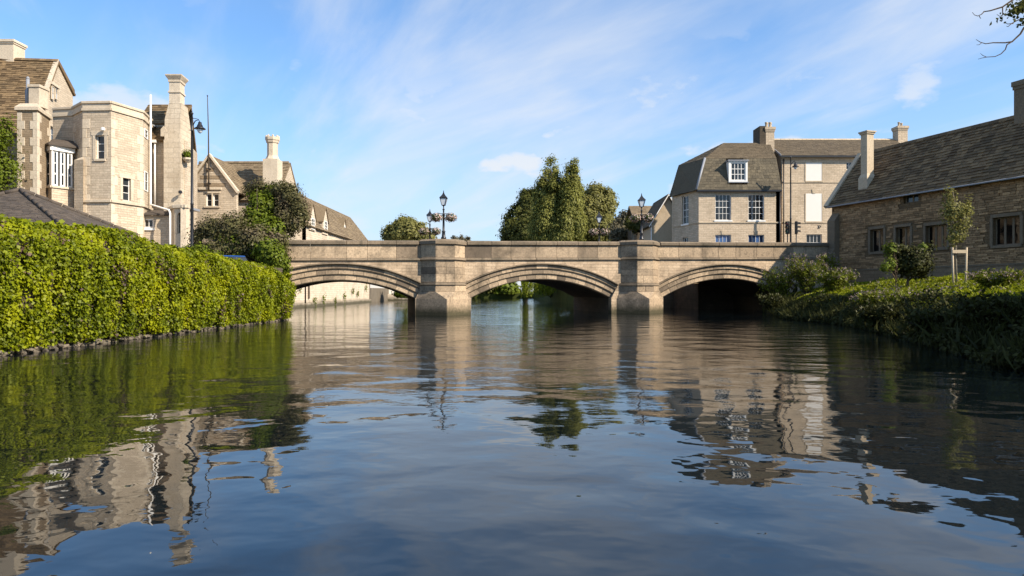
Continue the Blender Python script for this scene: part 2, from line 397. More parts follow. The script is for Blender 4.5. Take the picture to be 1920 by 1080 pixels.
def tree(name, label, cat, base, ells, nclump, per, spread, leaf, mat, trunk_r=.25, group=None, shell=.5, bark='bark', limbs=10, aspect=.75, droop=None, extra=None):
    base = Vector(base); t = thing(name, label, cat, base, group)
    C, N, cc, cv = clumps(ells, nclump, per, spread, shell)
    m = C[:, 2] > base.z + .05
    C, N, cv = C[m], N[m], cv[m]
    leaf_mesh('crown', C, N, leaf * (.6 + .8 * nr.random(len(C))), mat, t, aspect=aspect, var=cv, droop=(None if droop is None else nr.normal(size=(len(C), 3)) * .4 + np.array(droop)))
    mb = MB(); top = max(e[0][2] + e[1][2] * .5 for e in ells); cx = np.mean([e[0][0] for e in ells]); cy = np.mean([e[0][1] for e in ells])
    pts = []
    for k in range(7):
        q = k / 6; pts.append(V(base.x + (cx - base.x) * q + rnd.uniform(-.1, .1) * q, base.y + (cy - base.y) * q + rnd.uniform(-.1, .1) * q, base.z - .1 + (top - base.z) * q))
    mb.tube(pts, [trunk_r * (1.25 if k == 0 else 1 - k / 6.6) for k in range(7)], 8)
    mb.build('trunk', bark, t, True, False)
    for k in range(limbs):
        q = cc[rnd.randrange(len(cc))]; j = rnd.uniform(.25, .8); a = pts[0].lerp(pts[-1], j); e = Vector(q)
        if e.z < a.z: e.z = a.z + .2
        mid = a.lerp(e, .5) + V(0, 0, (e - a).length * .08)
        mb = MB(); rr = trunk_r * (1 - j) * .6 + .02; mb.tube([a, mid, e], [rr, rr * .6, rr * .2], 5); mb.build('limb', bark, t, True, False)
    return t

# ------------------------------------------------------------------ building helpers
def window(parent, O, u, a0, a1, z0, z1, cols, rows, frame='white_paint', glass='window_glass', recess=.14, fw=.07, bw=.03, sill=None, mid=True, label=None):
    mb = MB()
    mb.wbox(O, u, a0, a0 + fw, -recess - .07, -recess, z0, z1); mb.wbox(O, u, a1 - fw, a1, -recess - .07, -recess, z0, z1)
    mb.wbox(O, u, a0 + fw, a1 - fw, -recess - .07, -recess, z0, z0 + fw); mb.wbox(O, u, a0 + fw, a1 - fw, -recess - .07, -recess, z1 - fw, z1)
    A0, A1, B0, B1 = a0 + fw, a1 - fw, z0 + fw, z1 - fw
    for c in range(1, cols):
        x = A0 + (A1 - A0) * c / cols; mb.wbox(O, u, x - bw / 2, x + bw / 2, -recess - .05, -recess - .012, B0, B1)
    for r in range(1, rows):
        z = B0 + (B1 - B0) * r / rows; w = bw * (1.9 if mid and rows > 1 and r == rows // 2 else 1)
        mb.wbox(O, u, A0, A1, -recess - .052, -recess - .008, z - w / 2, z + w / 2)
    wo = mb.build('window', frame, parent)
    if label: wo['label'] = label
    for c in range(cols):
        for r in range(rows):
            mb = MB(); mb.cur = rnd.random(); e = .004
            mb.wbox(O, u, A0 + (A1 - A0) * c / cols + e, A0 + (A1 - A0) * (c + 1) / cols - e, -recess - .05, -recess - .04, B0 + (B1 - B0) * r / rows + e, B0 + (B1 - B0) * (r + 1) / rows - e)
            mb.build('pane', glass, wo)
    if sill:
        mb = MB(); mb.wbox(O, u, a0 - .1, a1 + .1, -recess - .02, .09, z0 - .14, z0 - .003); mb.build('sill', sill, wo)
    return wo

def wall(parent, p0, p1, z0, z1, mat, holes=(), thick=.45, name='wall'):
    """vertical wall from p0 to p1 (left to right seen from outside) with real openings"""
    O = V(p0[0], p0[1], 0); d = V(p1[0] - p0[0], p1[1] - p0[1], 0); L = d.length; u = d.normalized(); n = V(u.y, -u.x, 0)
    xs = sorted({0, L} | {min(max(h[k], 0), L) for h in holes for k in (0, 1)}); zs = sorted({z0, z1} | {min(max(h[k], z0), z1) for h in holes for k in (2, 3)})
    def solid(i, j):
        if i < 0 or j < 0 or i >= len(xs) - 1 or j >= len(zs) - 1: return False
        x, z = (xs[i] + xs[i + 1]) / 2, (zs[j] + zs[j + 1]) / 2
        return not any(h[0] < x < h[1] and h[2] < z < h[3] for h in holes)
    mb = MB()
    def P(a, d_, z): return O + u * a - n * d_ + Z * z
    for i in range(len(xs) - 1):
        for j in range(len(zs) - 1):
            if not solid(i, j): continue
            a, b, c, d_ = xs[i], xs[i + 1], zs[j], zs[j + 1]
            mb.poly([P(a, 0, c), P(b, 0, c), P(b, 0, d_), P(a, 0, d_)]); mb.poly([P(b, thick, c), P(a, thick, c), P(a, thick, d_), P(b, thick, d_)])
            if not solid(i - 1, j): mb.poly([P(a, thick, c), P(a, 0, c), P(a, 0, d_), P(a, thick, d_)])
            if not solid(i + 1, j): mb.poly([P(b, 0, c), P(b, thick, c), P(b, thick, d_), P(b, 0, d_)])
            if not solid(i, j - 1): mb.poly([P(a, thick, c), P(b, thick, c), P(b, 0, c), P(a, 0, c)])
            if not solid(i, j + 1): mb.poly([P(a, 0, d_), P(b, 0, d_), P(b, thick, d_), P(a, thick, d_)])
    mb.build(name, mat, parent, recalc=False)
    return O, u

def facade(parent, p0, p1, z0, z1, mat, wins=(), thick=.45):
    """wins: (x0,y0,x1,y1 px, cols, rows, dict of window options)"""
    O = V(p0[0], p0[1], 0); u = V(p1[0] - p0[0], p1[1] - p0[1], 0).normalized(); hs = []
    for w in wins:
        a0, zt = onwall(O, u, w[0], w[1]); a1, zb = onwall(O, u, w[2], w[3]); a2, zt2 = onwall(O, u, w[2], w[1]); a3, zb2 = onwall(O, u, w[0], w[3])
        hs.append((min(a0, a1), max(a0, a1), (zb + zb2) / 2, (zt + zt2) / 2))
    wall(parent, p0, p1, z0, z1, mat, hs, thick)
    for w, h in zip(wins, hs):
        window(parent, O, u, *h, w[4], w[5], **(w[6] if len(w) > 6 else {}))
    return O, u

def roof(parent, eL, eR, rR, rL, mat, tile=(.4, .3), thick=.18, name='roof', lift=.03, slates=True):
    eL, eR, rR, rL = map(Vector, (eL, eR, rR, rL))
    nrm = (eR - eL).cross(rL - eL).normalized()
    if nrm.z < 0: nrm = -nrm
    pts = [eL, eR, rR, rL] if (rR - rL).length > .02 else [eL, eR, rR]
    mb = MB(); mb.prism([p - nrm * thick for p in pts], nrm * thick); ro = mb.build(name, mat, parent)
    if not slates: return ro
    rows = max(2, int(round(((rL - eL).length + (rR - eR).length) / 2 / tile[1]))); mb = MB()
    for r in range(rows):
        q0, q1 = r / rows, min((r + 1.25) / rows, 1)
        a, b, c, d = eL.lerp(rL, q0), eR.lerp(rR, q0), eR.lerp(rR, q1), eL.lerp(rL, q1)
        w = (b - a).length; n = max(1, int(round(w / (tile[0] * (1.25 - .5 * q0)))))
        cuts = sorted([0, 1] + [min(max((k + rnd.uniform(-.3, .3) + .5 * (r % 2)) / n, .002), .998) for k in range(1, n)])
        dn = (a - d).normalized()
        for x0, x1 in zip(cuts, cuts[1:]):
            if (x1 - x0) * w < .04: continue
            mb.cur = rnd.random(); g = .006 / max(w, .1); l0 = lift * rnd.uniform(.7, 1.6); j = dn * rnd.uniform(-.02, .03)
            p = [a.lerp(b, x0 + g) + j + nrm * l0, a.lerp(b, x1 - g) + j + nrm * l0, d.lerp(c, x1 - g) + nrm * .006, d.lerp(c, x0 + g) + nrm * .006]
            mb.poly(p); lo = [p[0] - nrm * (l0 - .001), p[1] - nrm * (l0 - .001)]
            mb.poly([lo[0], lo[1], p[1], p[0]]); mb.poly([lo[1], p[2], p[1]]); mb.poly([lo[0], p[0], p[3]])
    so_ = mb.build('slates', mat, ro, recalc=False); tag(so_, kind='stuff')
    return ro

def solid(parent, name, pts, ext, mat, bevel=0):
    mb = MB(); mb.prism([Vector(p) for p in pts], Vector(ext)); return mb.build(name, mat, parent, bevel=bevel)

def boxpart(parent, name, O, u, a0, a1, d0, d1, z0, z1, mat, bevel=0, cur=.5):
    mb = MB(); mb.cur = cur; mb.wbox(O, u, a0, a1, d0, d1, z0, z1); return mb.build(name, mat, parent, bevel=bevel)

def chimney(parent, O, u, a0, a1, depth, z0, z1, mat, cap=.12, caph=.25, pots=0, name='chimney', back=True):
    """square stack: front face from a0 to a1 on the wall line, going back by depth"""
    mb = MB(); mb.cur = .4
    mb.wbox(O, u, a0, a1, -depth, 0, z0, z1 - caph)
    c = mb.build(name, mat, parent)
    mb = MB(); mb.cur = .2
    mb.wbox(O, u, a0 - cap * .5, a1 + cap * .5, -depth - cap * .5, cap * .5, z1 - caph, z1 - caph * .6)
    mb.wbox(O, u, a0 - cap, a1 + cap, -depth - cap, cap, z1 - caph * .6 + .002, z1)
    mb.build('chimney_cap', mat, c)
    for k in range(pots):
        x = a0 + (a1 - a0) * (k + .5) / pots; n = V(u.y, -u.x, 0); p = V(O.x, O.y, 0) + u * x - n * depth * (.3 + .4 * (k % 2))
        mb = MB(); mb.cur = rnd.random(); mb.lathe(p + Z * z1, [(.13, 0), (.11, .1), (.10, .35), (.13, .38), (.13, .45), (.09, .45)], 10); mb.build('chimney_pot', 'house_plain', c, True)
    return c

# ================================================================== SETTING
def slab(name, pts, z0, z1, mat):
    mb = MB(); mb.prism([V(x, y, z0) for x, y in pts], V(0, 0, z1 - z0)); return tag(mb.build(name, mat), kind='structure')

TH, TV = R(16), R(12)
BU = V(math.cos(TH), math.sin(TH), 0); BV = V(-math.sin(TV), math.cos(TV), 0); B0 = V(0, 45.5, 0)
def bl(s, d, z=0): return B0 + BU * s + BV * d + Z * z
def bxy(s, d): p = bl(s, d); return (p.x, p.y)
BW = 9.0                                             # bridge width
def ztop(s): return 4.88 + .0152 * s
SR, SL_ = 25.6, -19.0

slab('ground', [(-2500, -400), (2500, -400), (2500, 4000), (-2500, 4000)], -1.6, -1.2, 'river_bed')
slab('left_bank', [(-12.6, -30), (-12.6, 36.2), (-15.6, 40.6), bxy(-16.4, .4), bxy(-16.4, BW - .1), (-20.2, 54.2), (-20.2, 112.5), (-16.3, 112.5), (-9, 150), (-9, 153), (-600, 153), (-600, -30)], -1.2, 2.0, 'gravel')
slab('right_bank_beyond_bridge', [bxy(12.3, 14), bxy(30, 14), (220, 110), (220, 153), (4.8, 153), (5.6, 100)], -1.2, 3.3, 'grass_soil')
slab('far_ground', [(-1500, 153.1), (1500, 153.1), (1500, 3500), (-1500, 3500)], -1.2, 1.0, 'far_field')
wm = MB(); wm.poly([V(-21, -30, 0), V(40, -30, 0), V(40, 153, 0), V(-21, 153, 0)]); tag(wm.build('river', 'river_water'), kind='structure')

# right bank: terrain rising from the water's edge to the barn
EDGE = [(7.2, -30), (7.8, -8), (9.2, 6), (10.3, 13.6), (12.5, 20.5), (14.6, 27), (15.6, 32), (15.4, 37), (17.0, 43), (18.7, 48.6), (19.6, 52.0)]
def edge_at(y):
    for (x0, y0), (x1, y1) in zip(EDGE, EDGE[1:]):
        if y0 <= y <= y1: return x0 + (x1 - x0) * (y - y0) / (y1 - y0)
    return EDGE[-1][0]
def bank_z(x, y):
    d = x - edge_at(min(max(y, -30), 52)) + .5 * mnoise.noise(V(x * .0 + 3, y * .45, 0)) 
    if d < 0: z = max(-1.2, d * 1.1)
    elif d < 1.3: z = 1.0 * (d / 1.3) ** .8
    elif d < 7.0: q = (d - 1.3) / 5.7; z = 1.0 + 1.08 * (1 - (1 - q) ** 1.5)
    else: z = 2.08
    return z + (.17 * mnoise.noise(V(x * .45, y * .45, 1)) + .04 * mnoise.noise(V(x * 1.7, y * 1.7, 5)) if d > .2 else 0)
def make_right_bank():
    ys = [-30 + 36 * k / 20 for k in range(20)] + [6 + 46.0 * k / 130 for k in range(131)]
    ds = [-2, -1, -.4, 0, .15, .3, .5, .7, .9, 1.1, 1.3, 1.6, 2, 2.5, 3, 3.6, 4.3, 5, 5.8, 6.6, 8, 10, 13, 18, 26, 40, 80, 200]
    v = []; f = []
    for y in ys:
        e = edge_at(y)
        for d in ds: v.append((e + d, y, bank_z(e + d, y)))
    n = len(ds)
    for i in range(len(ys) - 1):
        for j in range(n - 1): f.append((i * n + j, i * n + j + 1, (i + 1) * n + j + 1, (i + 1) * n + j))
    mb = MB(); mb.v = v; mb.f = f; mb.a = [.5] * len(f)
    tag(mb.build('right_bank', 'bank_soil', smooth=True, recalc=False), kind='structure')
make_right_bank()
slab('right_land', [(26.2, 53.1), (220, 53.1), (220, 109.0), bxy(30, 14.1), bxy(26.2, 13.8)], -1.2, 3.3, 'gravel')

# ================================================================== BRIDGE
def bridge():
    br = thing('stone_bridge', 'three-arched pale stone road bridge across the river', 'bridge', bl(2.2, 4.5, 0))
    SPR = 1.05
    ARCH = [(-11.15, 4.72, 1.16), (2.2, 5.0, 1.28), (16.55, 5.35, 1.40)]     # centre, half span, rise
    RT = 1.08
    P1, P2 = -4.65, 9.35
    geo = []
    for c, a, r in ARCH:
        Rr = (a * a + r * r) / (2 * r); geo.append((c, a, r, Rr, SPR + r - Rr, math.asin(a / Rr)))
    def ext(s, off):   # height of the extrados curve at s, or None
        for c, a, r, Rr, zc, al in geo:
            if abs(s - c) <= (Rr + off) * math.sin(al): return zc + math.sqrt((Rr + off) ** 2 - (s - c) ** 2)
        return None
    # spandrel faces (front and rear)
    for d0, nm, th in ((0, 'spandrel', .35), (BW, 'rear_spandrel', -.35)):
        ss = sorted(set([SL_ + .25 * k for k in range(int((SR - SL_) / .25) + 1)] + [SR] + [c + sg * (Rr + RT) * math.sin(al) + e for c, a, r, Rr, zc, al in geo for sg in (-1, 1) for e in (-.001, .001)]))
        mb = MB()
        for s0, s1 in zip(ss, ss[1:]):
            m = (s0 + s1) / 2; inside = ext(m, RT) is not None
            if inside:
                zb0 = ext(s0, RT) or ext(m, RT); zb1 = ext(s1, RT) or ext(m, RT)
                if abs(s1 - s0) < .003: continue
            else:
                zb0 = zb1 = -1.15 if (m < -16.3 or m > 22.5) else 2.02
            mb.poly([bl(s0, d0, zb0), bl(s1, d0, zb1), bl(s1, d0, ztop(s1) - 1.12), bl(s0, d0, ztop(s0) - 1.12)])
            mb.poly([bl(s0, d0 + th, zb0), bl(s1, d0 + th, zb1), bl(s1, d0, zb1), bl(s0, d0, zb0)])
        mb.build(nm, 'bridge_ashlar', br, recalc=False)
    # pier bodies and end abutments, right through
    def body(sA, sB, gl, gr):
        tl = (sA + (geo[gl][3] + RT) * math.sin(geo[gl][5]) - geo[gl][3] * math.sin(geo[gl][5])) if gl is not None else sA
        tr = (sB - (geo[gr][3] + RT) * math.sin(geo[gr][5]) + geo[gr][3] * math.sin(geo[gr][5])) if gr is not None else sB
        pts = [(sA, -1.15), (sB, -1.15), (sB, SPR), (tr, 2.019), (tl, 2.019), (sA, SPR)]
        solid(br, 'pier_face', [bl(s, .003, z) for s, z in pts], BV * .6, 'bridge_ashlar'); solid(br, 'pier', [bl(s + (.02 if s == sA else -.02 if s == sB else 0), .604, z) for s, z in pts], BV * (BW - .61), 'bridge_vault')  # dark pier body: damp stone, with arch shade put into its colour
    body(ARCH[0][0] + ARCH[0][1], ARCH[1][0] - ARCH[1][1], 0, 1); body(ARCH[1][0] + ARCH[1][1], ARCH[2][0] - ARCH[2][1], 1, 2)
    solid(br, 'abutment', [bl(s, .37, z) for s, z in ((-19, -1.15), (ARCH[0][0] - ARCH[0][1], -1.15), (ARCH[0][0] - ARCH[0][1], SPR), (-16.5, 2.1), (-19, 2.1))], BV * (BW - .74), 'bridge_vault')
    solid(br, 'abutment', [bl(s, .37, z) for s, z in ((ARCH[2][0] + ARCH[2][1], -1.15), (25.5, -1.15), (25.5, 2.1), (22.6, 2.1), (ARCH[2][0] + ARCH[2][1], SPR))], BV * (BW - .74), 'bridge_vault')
    # rings of voussoirs
    RINGS = [(0.0, .35, .25, .8), (.355, .69, .15, .55), (.695, .97, .05, .42)]
    for gi, (c, a, r, Rr, zc, al) in enumerate(geo):
        def pt(ang, rad, d): return bl(c + rad * math.sin(ang), d, zc + rad * math.cos(ang))
        # vault behind the rings
        mb = MB(); n = 24
        for k in range(n):
            t0, t1 = -al + 2 * al * k / n, -al + 2 * al * (k + 1) / n
            mb.poly([pt(t0, Rr + .012, .7), pt(t1, Rr + .012, .7), pt(t1, Rr + .012, BW), pt(t0, Rr + .012, BW)])
            for r0, r1, d0, d1 in RINGS:
                mb.poly([pt(t0, Rr + r0 + .01, d0 + .02), pt(t1, Rr + r0 + .01, d0 + .02), pt(t1, Rr + r1 + .01, d0 + .02), pt(t0, Rr + r1 + .01, d0 + .02)])
                mb.poly([pt(t0, Rr + r0 + .012, d0 + .02), pt(t1, Rr + r0 + .012, d0 + .02), pt(t1, Rr + r0 + .012, d1), pt(t0, Rr + r0 + .012, d1)])
            mb.poly([pt(t0, Rr + .012, BW), pt(t1, Rr + .012, BW), pt(t1, Rr + RT, BW), pt(t0, Rr + RT, BW)])
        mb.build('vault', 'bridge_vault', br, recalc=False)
        for ri, (r0, r1, d0, d1) in enumerate(RINGS):
            nst = [15, 14, 13][ri]; cuts = [-al] + [-al + 2 * al * (k + rnd.uniform(-.16, .16)) / nst for k in range(1, nst)] + [al]
            for t0, t1 in zip(cuts, cuts[1:]):
                g = .006 / Rr; mb = MB(); mb.cur = min(1, max(0, rnd.gauss(.36, .27))); dd = rnd.uniform(-.006, .006); b = []
                tm = (t0 + t1) / 2
                for t in (t0 + g * 1.6, tm, t1 - g * 1.6): b.append((pt(t, Rr + r0, d0 + .05 + dd), pt(t, Rr + r0 + .05, d0 + dd), pt(t, Rr + r1, d0 + dd), pt(t, Rr + r1, d1), pt(t, Rr + r0, d1)))
                for A, B in zip(b, b[1:]):
                    for k in range(5): mb.poly([A[k], A[(k + 1) % 5], B[(k + 1) % 5], B[k]])
                mb.poly(b[0]); mb.poly(b[-1][::-1])
                mb.build('voussoir', 'bridge_block', br)
        # hood mould
        nst = 9
        for k in range(nst):
            mb = MB(); mb.cur = rnd.random(); t0, t1 = -al + 2 * al * k / nst + .0006, -al + 2 * al * (k + 1) / nst - .0006; b = []
            for q in range(4):
                t = t0 + (t1 - t0) * q / 3
                b.append((pt(t, Rr + .975, .1), pt(t, Rr + .975, -.04), pt(t, Rr + 1.02, -.13), pt(t, Rr + 1.06, -.13), pt(t, Rr + 1.11, -.002), pt(t, Rr + 1.09, .1)))
            for A, B in zip(b, b[1:]):
                for j in range(6): mb.poly([A[j], A[(j + 1) % 6], B[(j + 1) % 6], B[j]])
            mb.poly(b[0]); mb.poly(b[-1][::-1]); mb.build('hood_mould', 'bridge_coping', br)
    # half-octagon plan of the piers
    nf = V(math.sin(TH), -math.cos(TH), 0)
    def pl(s, o, z): return B0 + BU * s + nf * o + Z * z
    def octo(c, h, grow=0):
        a = h * 2 / (1 + math.sqrt(2)); p = (2 * h - a) / 2
        return [(c - h - grow, -.44), (c - h - grow, grow * .41), (c - a / 2 - grow * .41, p + grow), (c + a / 2 + grow * .41, p + grow), (c + h + grow, grow * .41), (c + h + grow, -.44)]
    def band(name, c, h, grow, z0, z1, mat, taper=0, cur=.5):
        mb = MB(); mb.cur = cur; o0, o1 = octo(c, h, grow), octo(c, h, grow - taper); n = len(o0)
        b = [pl(s, o, z0(s) if callable(z0) else z0) for s, o in o0]; t = [pl(s, o, z1(s) if callable(z1) else z1) for s, o in o1]
        i = len(mb.v); mb.v += [tuple(x) for x in b + t]; mb.f += [tuple(range(n - 1, -1, -1)), tuple(range(n, 2 * n))] + [(k, (k + 1) % n, n + (k + 1) % n, n + k) for k in range(n)]
        mb.a += [cur] * (n + 2); return mb.build(name, mat, br)
    H = 1.45
    for pc in (P1, P2):
        zs = lambda s, e=0: ztop(pc) - 1.12 + e
        # cutwater: pointed below, broached to the octagon above
        lowtri = [(pc - 1.78, -.02), (pc - .03, 1.5), (pc + .03, 1.5), (pc + 1.78, -.02)]
        up = octo(pc, H + .1); up = [up[1], up[2], up[3], up[4]]; up[0] = (up[0][0], -.02); up[3] = (up[3][0], -.02)
        mb = MB(); mb.cur = .3
        lv = [(lowtri, -1.15), (lowtri, 1.02), (up, 1.50)]
        for (A, za), (B_, zb) in zip(lv, lv[1:]):
            for k in range(3): mb.poly([pl(*A[k], za), pl(*A[k + 1], za), pl(*B_[k + 1], zb), pl(*B_[k], zb)])
        mb.poly([pl(*q, 1.50) for q in up])
        mb.build('cutwater', 'bridge_block', br, recalc=False)
        for z0, z1, hh, mt in ((1.50, 1.90, H + .07, 'bridge_block'), (2.10, 2.62, H, 'bridge_block'), (2.62, 3.05, H, 'bridge_block'), (3.05, zs(0, -.151), H, 'bridge_block'), (zs(0, .002), zs(0, .85), H, 'bridge_block')):
            o = octo(pc, hh); o = [o[1], o[2], o[3], o[4]]; inn = octo(pc, hh - .32); inn = [inn[1], inn[2], inn[3], inn[4]]
            for k in range(3):
                parts = [(0, 1)] if k != 1 or rnd.random() < .4 else [(0, .45 + rnd.uniform(-.1, .1))]
                if parts[0][1] != 1: parts.append((parts[0][1], 1))
                for q0, q1 in parts:
                    def L2(A, B, q): return (A[0] + (B[0] - A[0]) * q, A[1] + (B[1] - A[1]) * q)
                    e = .006
                    a, b, c2, d2 = L2(o[k], o[k + 1], q0 + e), L2(o[k], o[k + 1], q1 - e), L2(inn[k], inn[k + 1], q1 - e), L2(inn[k], inn[k + 1], q0 + e)
                    mb = MB(); mb.cur = min(1, max(0, rnd.gauss(.35, .3)))
                    q4 = [a, b, c2, d2]; mb.hexa([pl(*x, z0 + .005) for x in q4], [pl(*x, z1 - .005) for x in q4]); mb.build('pier_block', mt, br, bevel=.012)
        band('pier_core', pc, H - .03, 0, 1.5, zs(0, .8), 'bridge_vault')
        band('impost_band', pc, H, .12, 1.93, 2.09, 'bridge_coping', .05, .4)
        band('impost_band', pc, H, .06, 1.89, 1.929, 'bridge_coping', 0, .6)
        band('string_course', pc, H, .14, zs(0, -.15), zs(0, 0), 'bridge_coping', .08, .3)
        band('pier_coping', pc, H, .13, zs(0, .85), zs(0, 1.04), 'bridge_coping', 0, .3)
        band('pier_coping', pc, H, .13, zs(0, 1.041), zs(0, 1.17), 'bridge_coping', .2, .2)
    # parapet in lengths between the piers
    def run(sA, sB):
        n = max(1, int(round((sB - sA) / 1.55))); cuts = [sA] + [sA + (sB - sA) * (k + rnd.uniform(-.2, .2)) / n for k in range(1, n)] + [sB]
        for s0, s1 in zip(cuts, cuts[1:]):
            def blk(name, o0, o1, za, zb, mat, bev, lo=None):
                mb = MB(); mb.cur = min(1, max(0, rnd.gauss(.4, .3))); g = .006
                s0_, s1_ = s0, s1
                if name != 'coping_stone': s0_ -= .3 if s0 == sA and sA > SL_ else 0; s1_ += .3 if s1 == sB and sB < SR else 0
                b = [pl(s0_ + g, o0, ztop(s0) + za), pl(s1_ - g, o0, ztop(s1) + za), pl(s1_ - g, o1, ztop(s1) + za), pl(s0_ + g, o1, ztop(s0) + za)]
                lo_ = o1 if lo is None else lo
                t = [pl(s0_ + g, o0, ztop(s0) + zb), pl(s1_ - g, o0, ztop(s1) + zb), pl(s1_ - g, lo_, ztop(s1) + zb), pl(s0_ + g, lo_, ztop(s0) + zb)]
                mb.hexa(b, t); mb.build(name, mat, br, bevel=bev)
            blk('parapet_block', -.35, -.02 + rnd.uniform(-.004, .004), -1.118, -.272, 'bridge_block', .01)
            blk('coping_stone', -.45, .13, -.27, -.09, 'bridge_coping', .012)
            blk('coping_stone', -.45, .13, -.089, rnd.uniform(-.008, .004), 'bridge_coping', .012, -.02)
            blk('string_stone', -.3, .14, -1.27, -1.121, 'bridge_coping', .01, .06)
    run(SL_, P1 - H - .132); run(P1 + H + .132, P2 - H - .132); run(P2 + H + .132, SR)
    # rear parapet and deck
    mb = MB(); q = [bl(SL_, BW - .4), bl(SR, BW - .4), bl(SR, BW), bl(SL_, BW)]
    mb.hexa([p + Z * (ztop(s) - 1.1) for p, s in zip(q, (SL_, SR, SR, SL_))], [p + Z * (ztop(s) - .2) for p, s in zip(q, (SL_, SR, SR, SL_))]); mb.build('rear_parapet', 'bridge_block', br)
    mb = MB(); q = [bl(SL_, .36), bl(SR, .36), bl(SR, BW - .41), bl(SL_, BW - .41)]
    mb.hexa([p + Z * (ztop(s) - 1.3) for p, s in zip(q, (SL_, SR, SR, SL_))], [p + Z * (ztop(s) - 1.0) for p, s in zip(q, (SL_, SR, SR, SL_))]); mb.build('deck', 'asphalt', br)
    return P1, P2
P1, P2 = bridge()
# wall seen beyond the landward arch; dark block added to black out its inside
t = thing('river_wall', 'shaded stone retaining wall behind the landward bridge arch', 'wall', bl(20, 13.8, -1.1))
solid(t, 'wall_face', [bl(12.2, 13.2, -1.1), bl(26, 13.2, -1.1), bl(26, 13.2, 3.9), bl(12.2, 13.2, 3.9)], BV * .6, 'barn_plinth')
solid(t, 'arch_blackout_block', [bl(18.4, 8.2, -1.1), bl(22.5, 8.2, -1.1), bl(22.5, 8.2, 2.2), bl(18.4, 8.2, 2.2)], BV * 4.9, 'dark_wall')

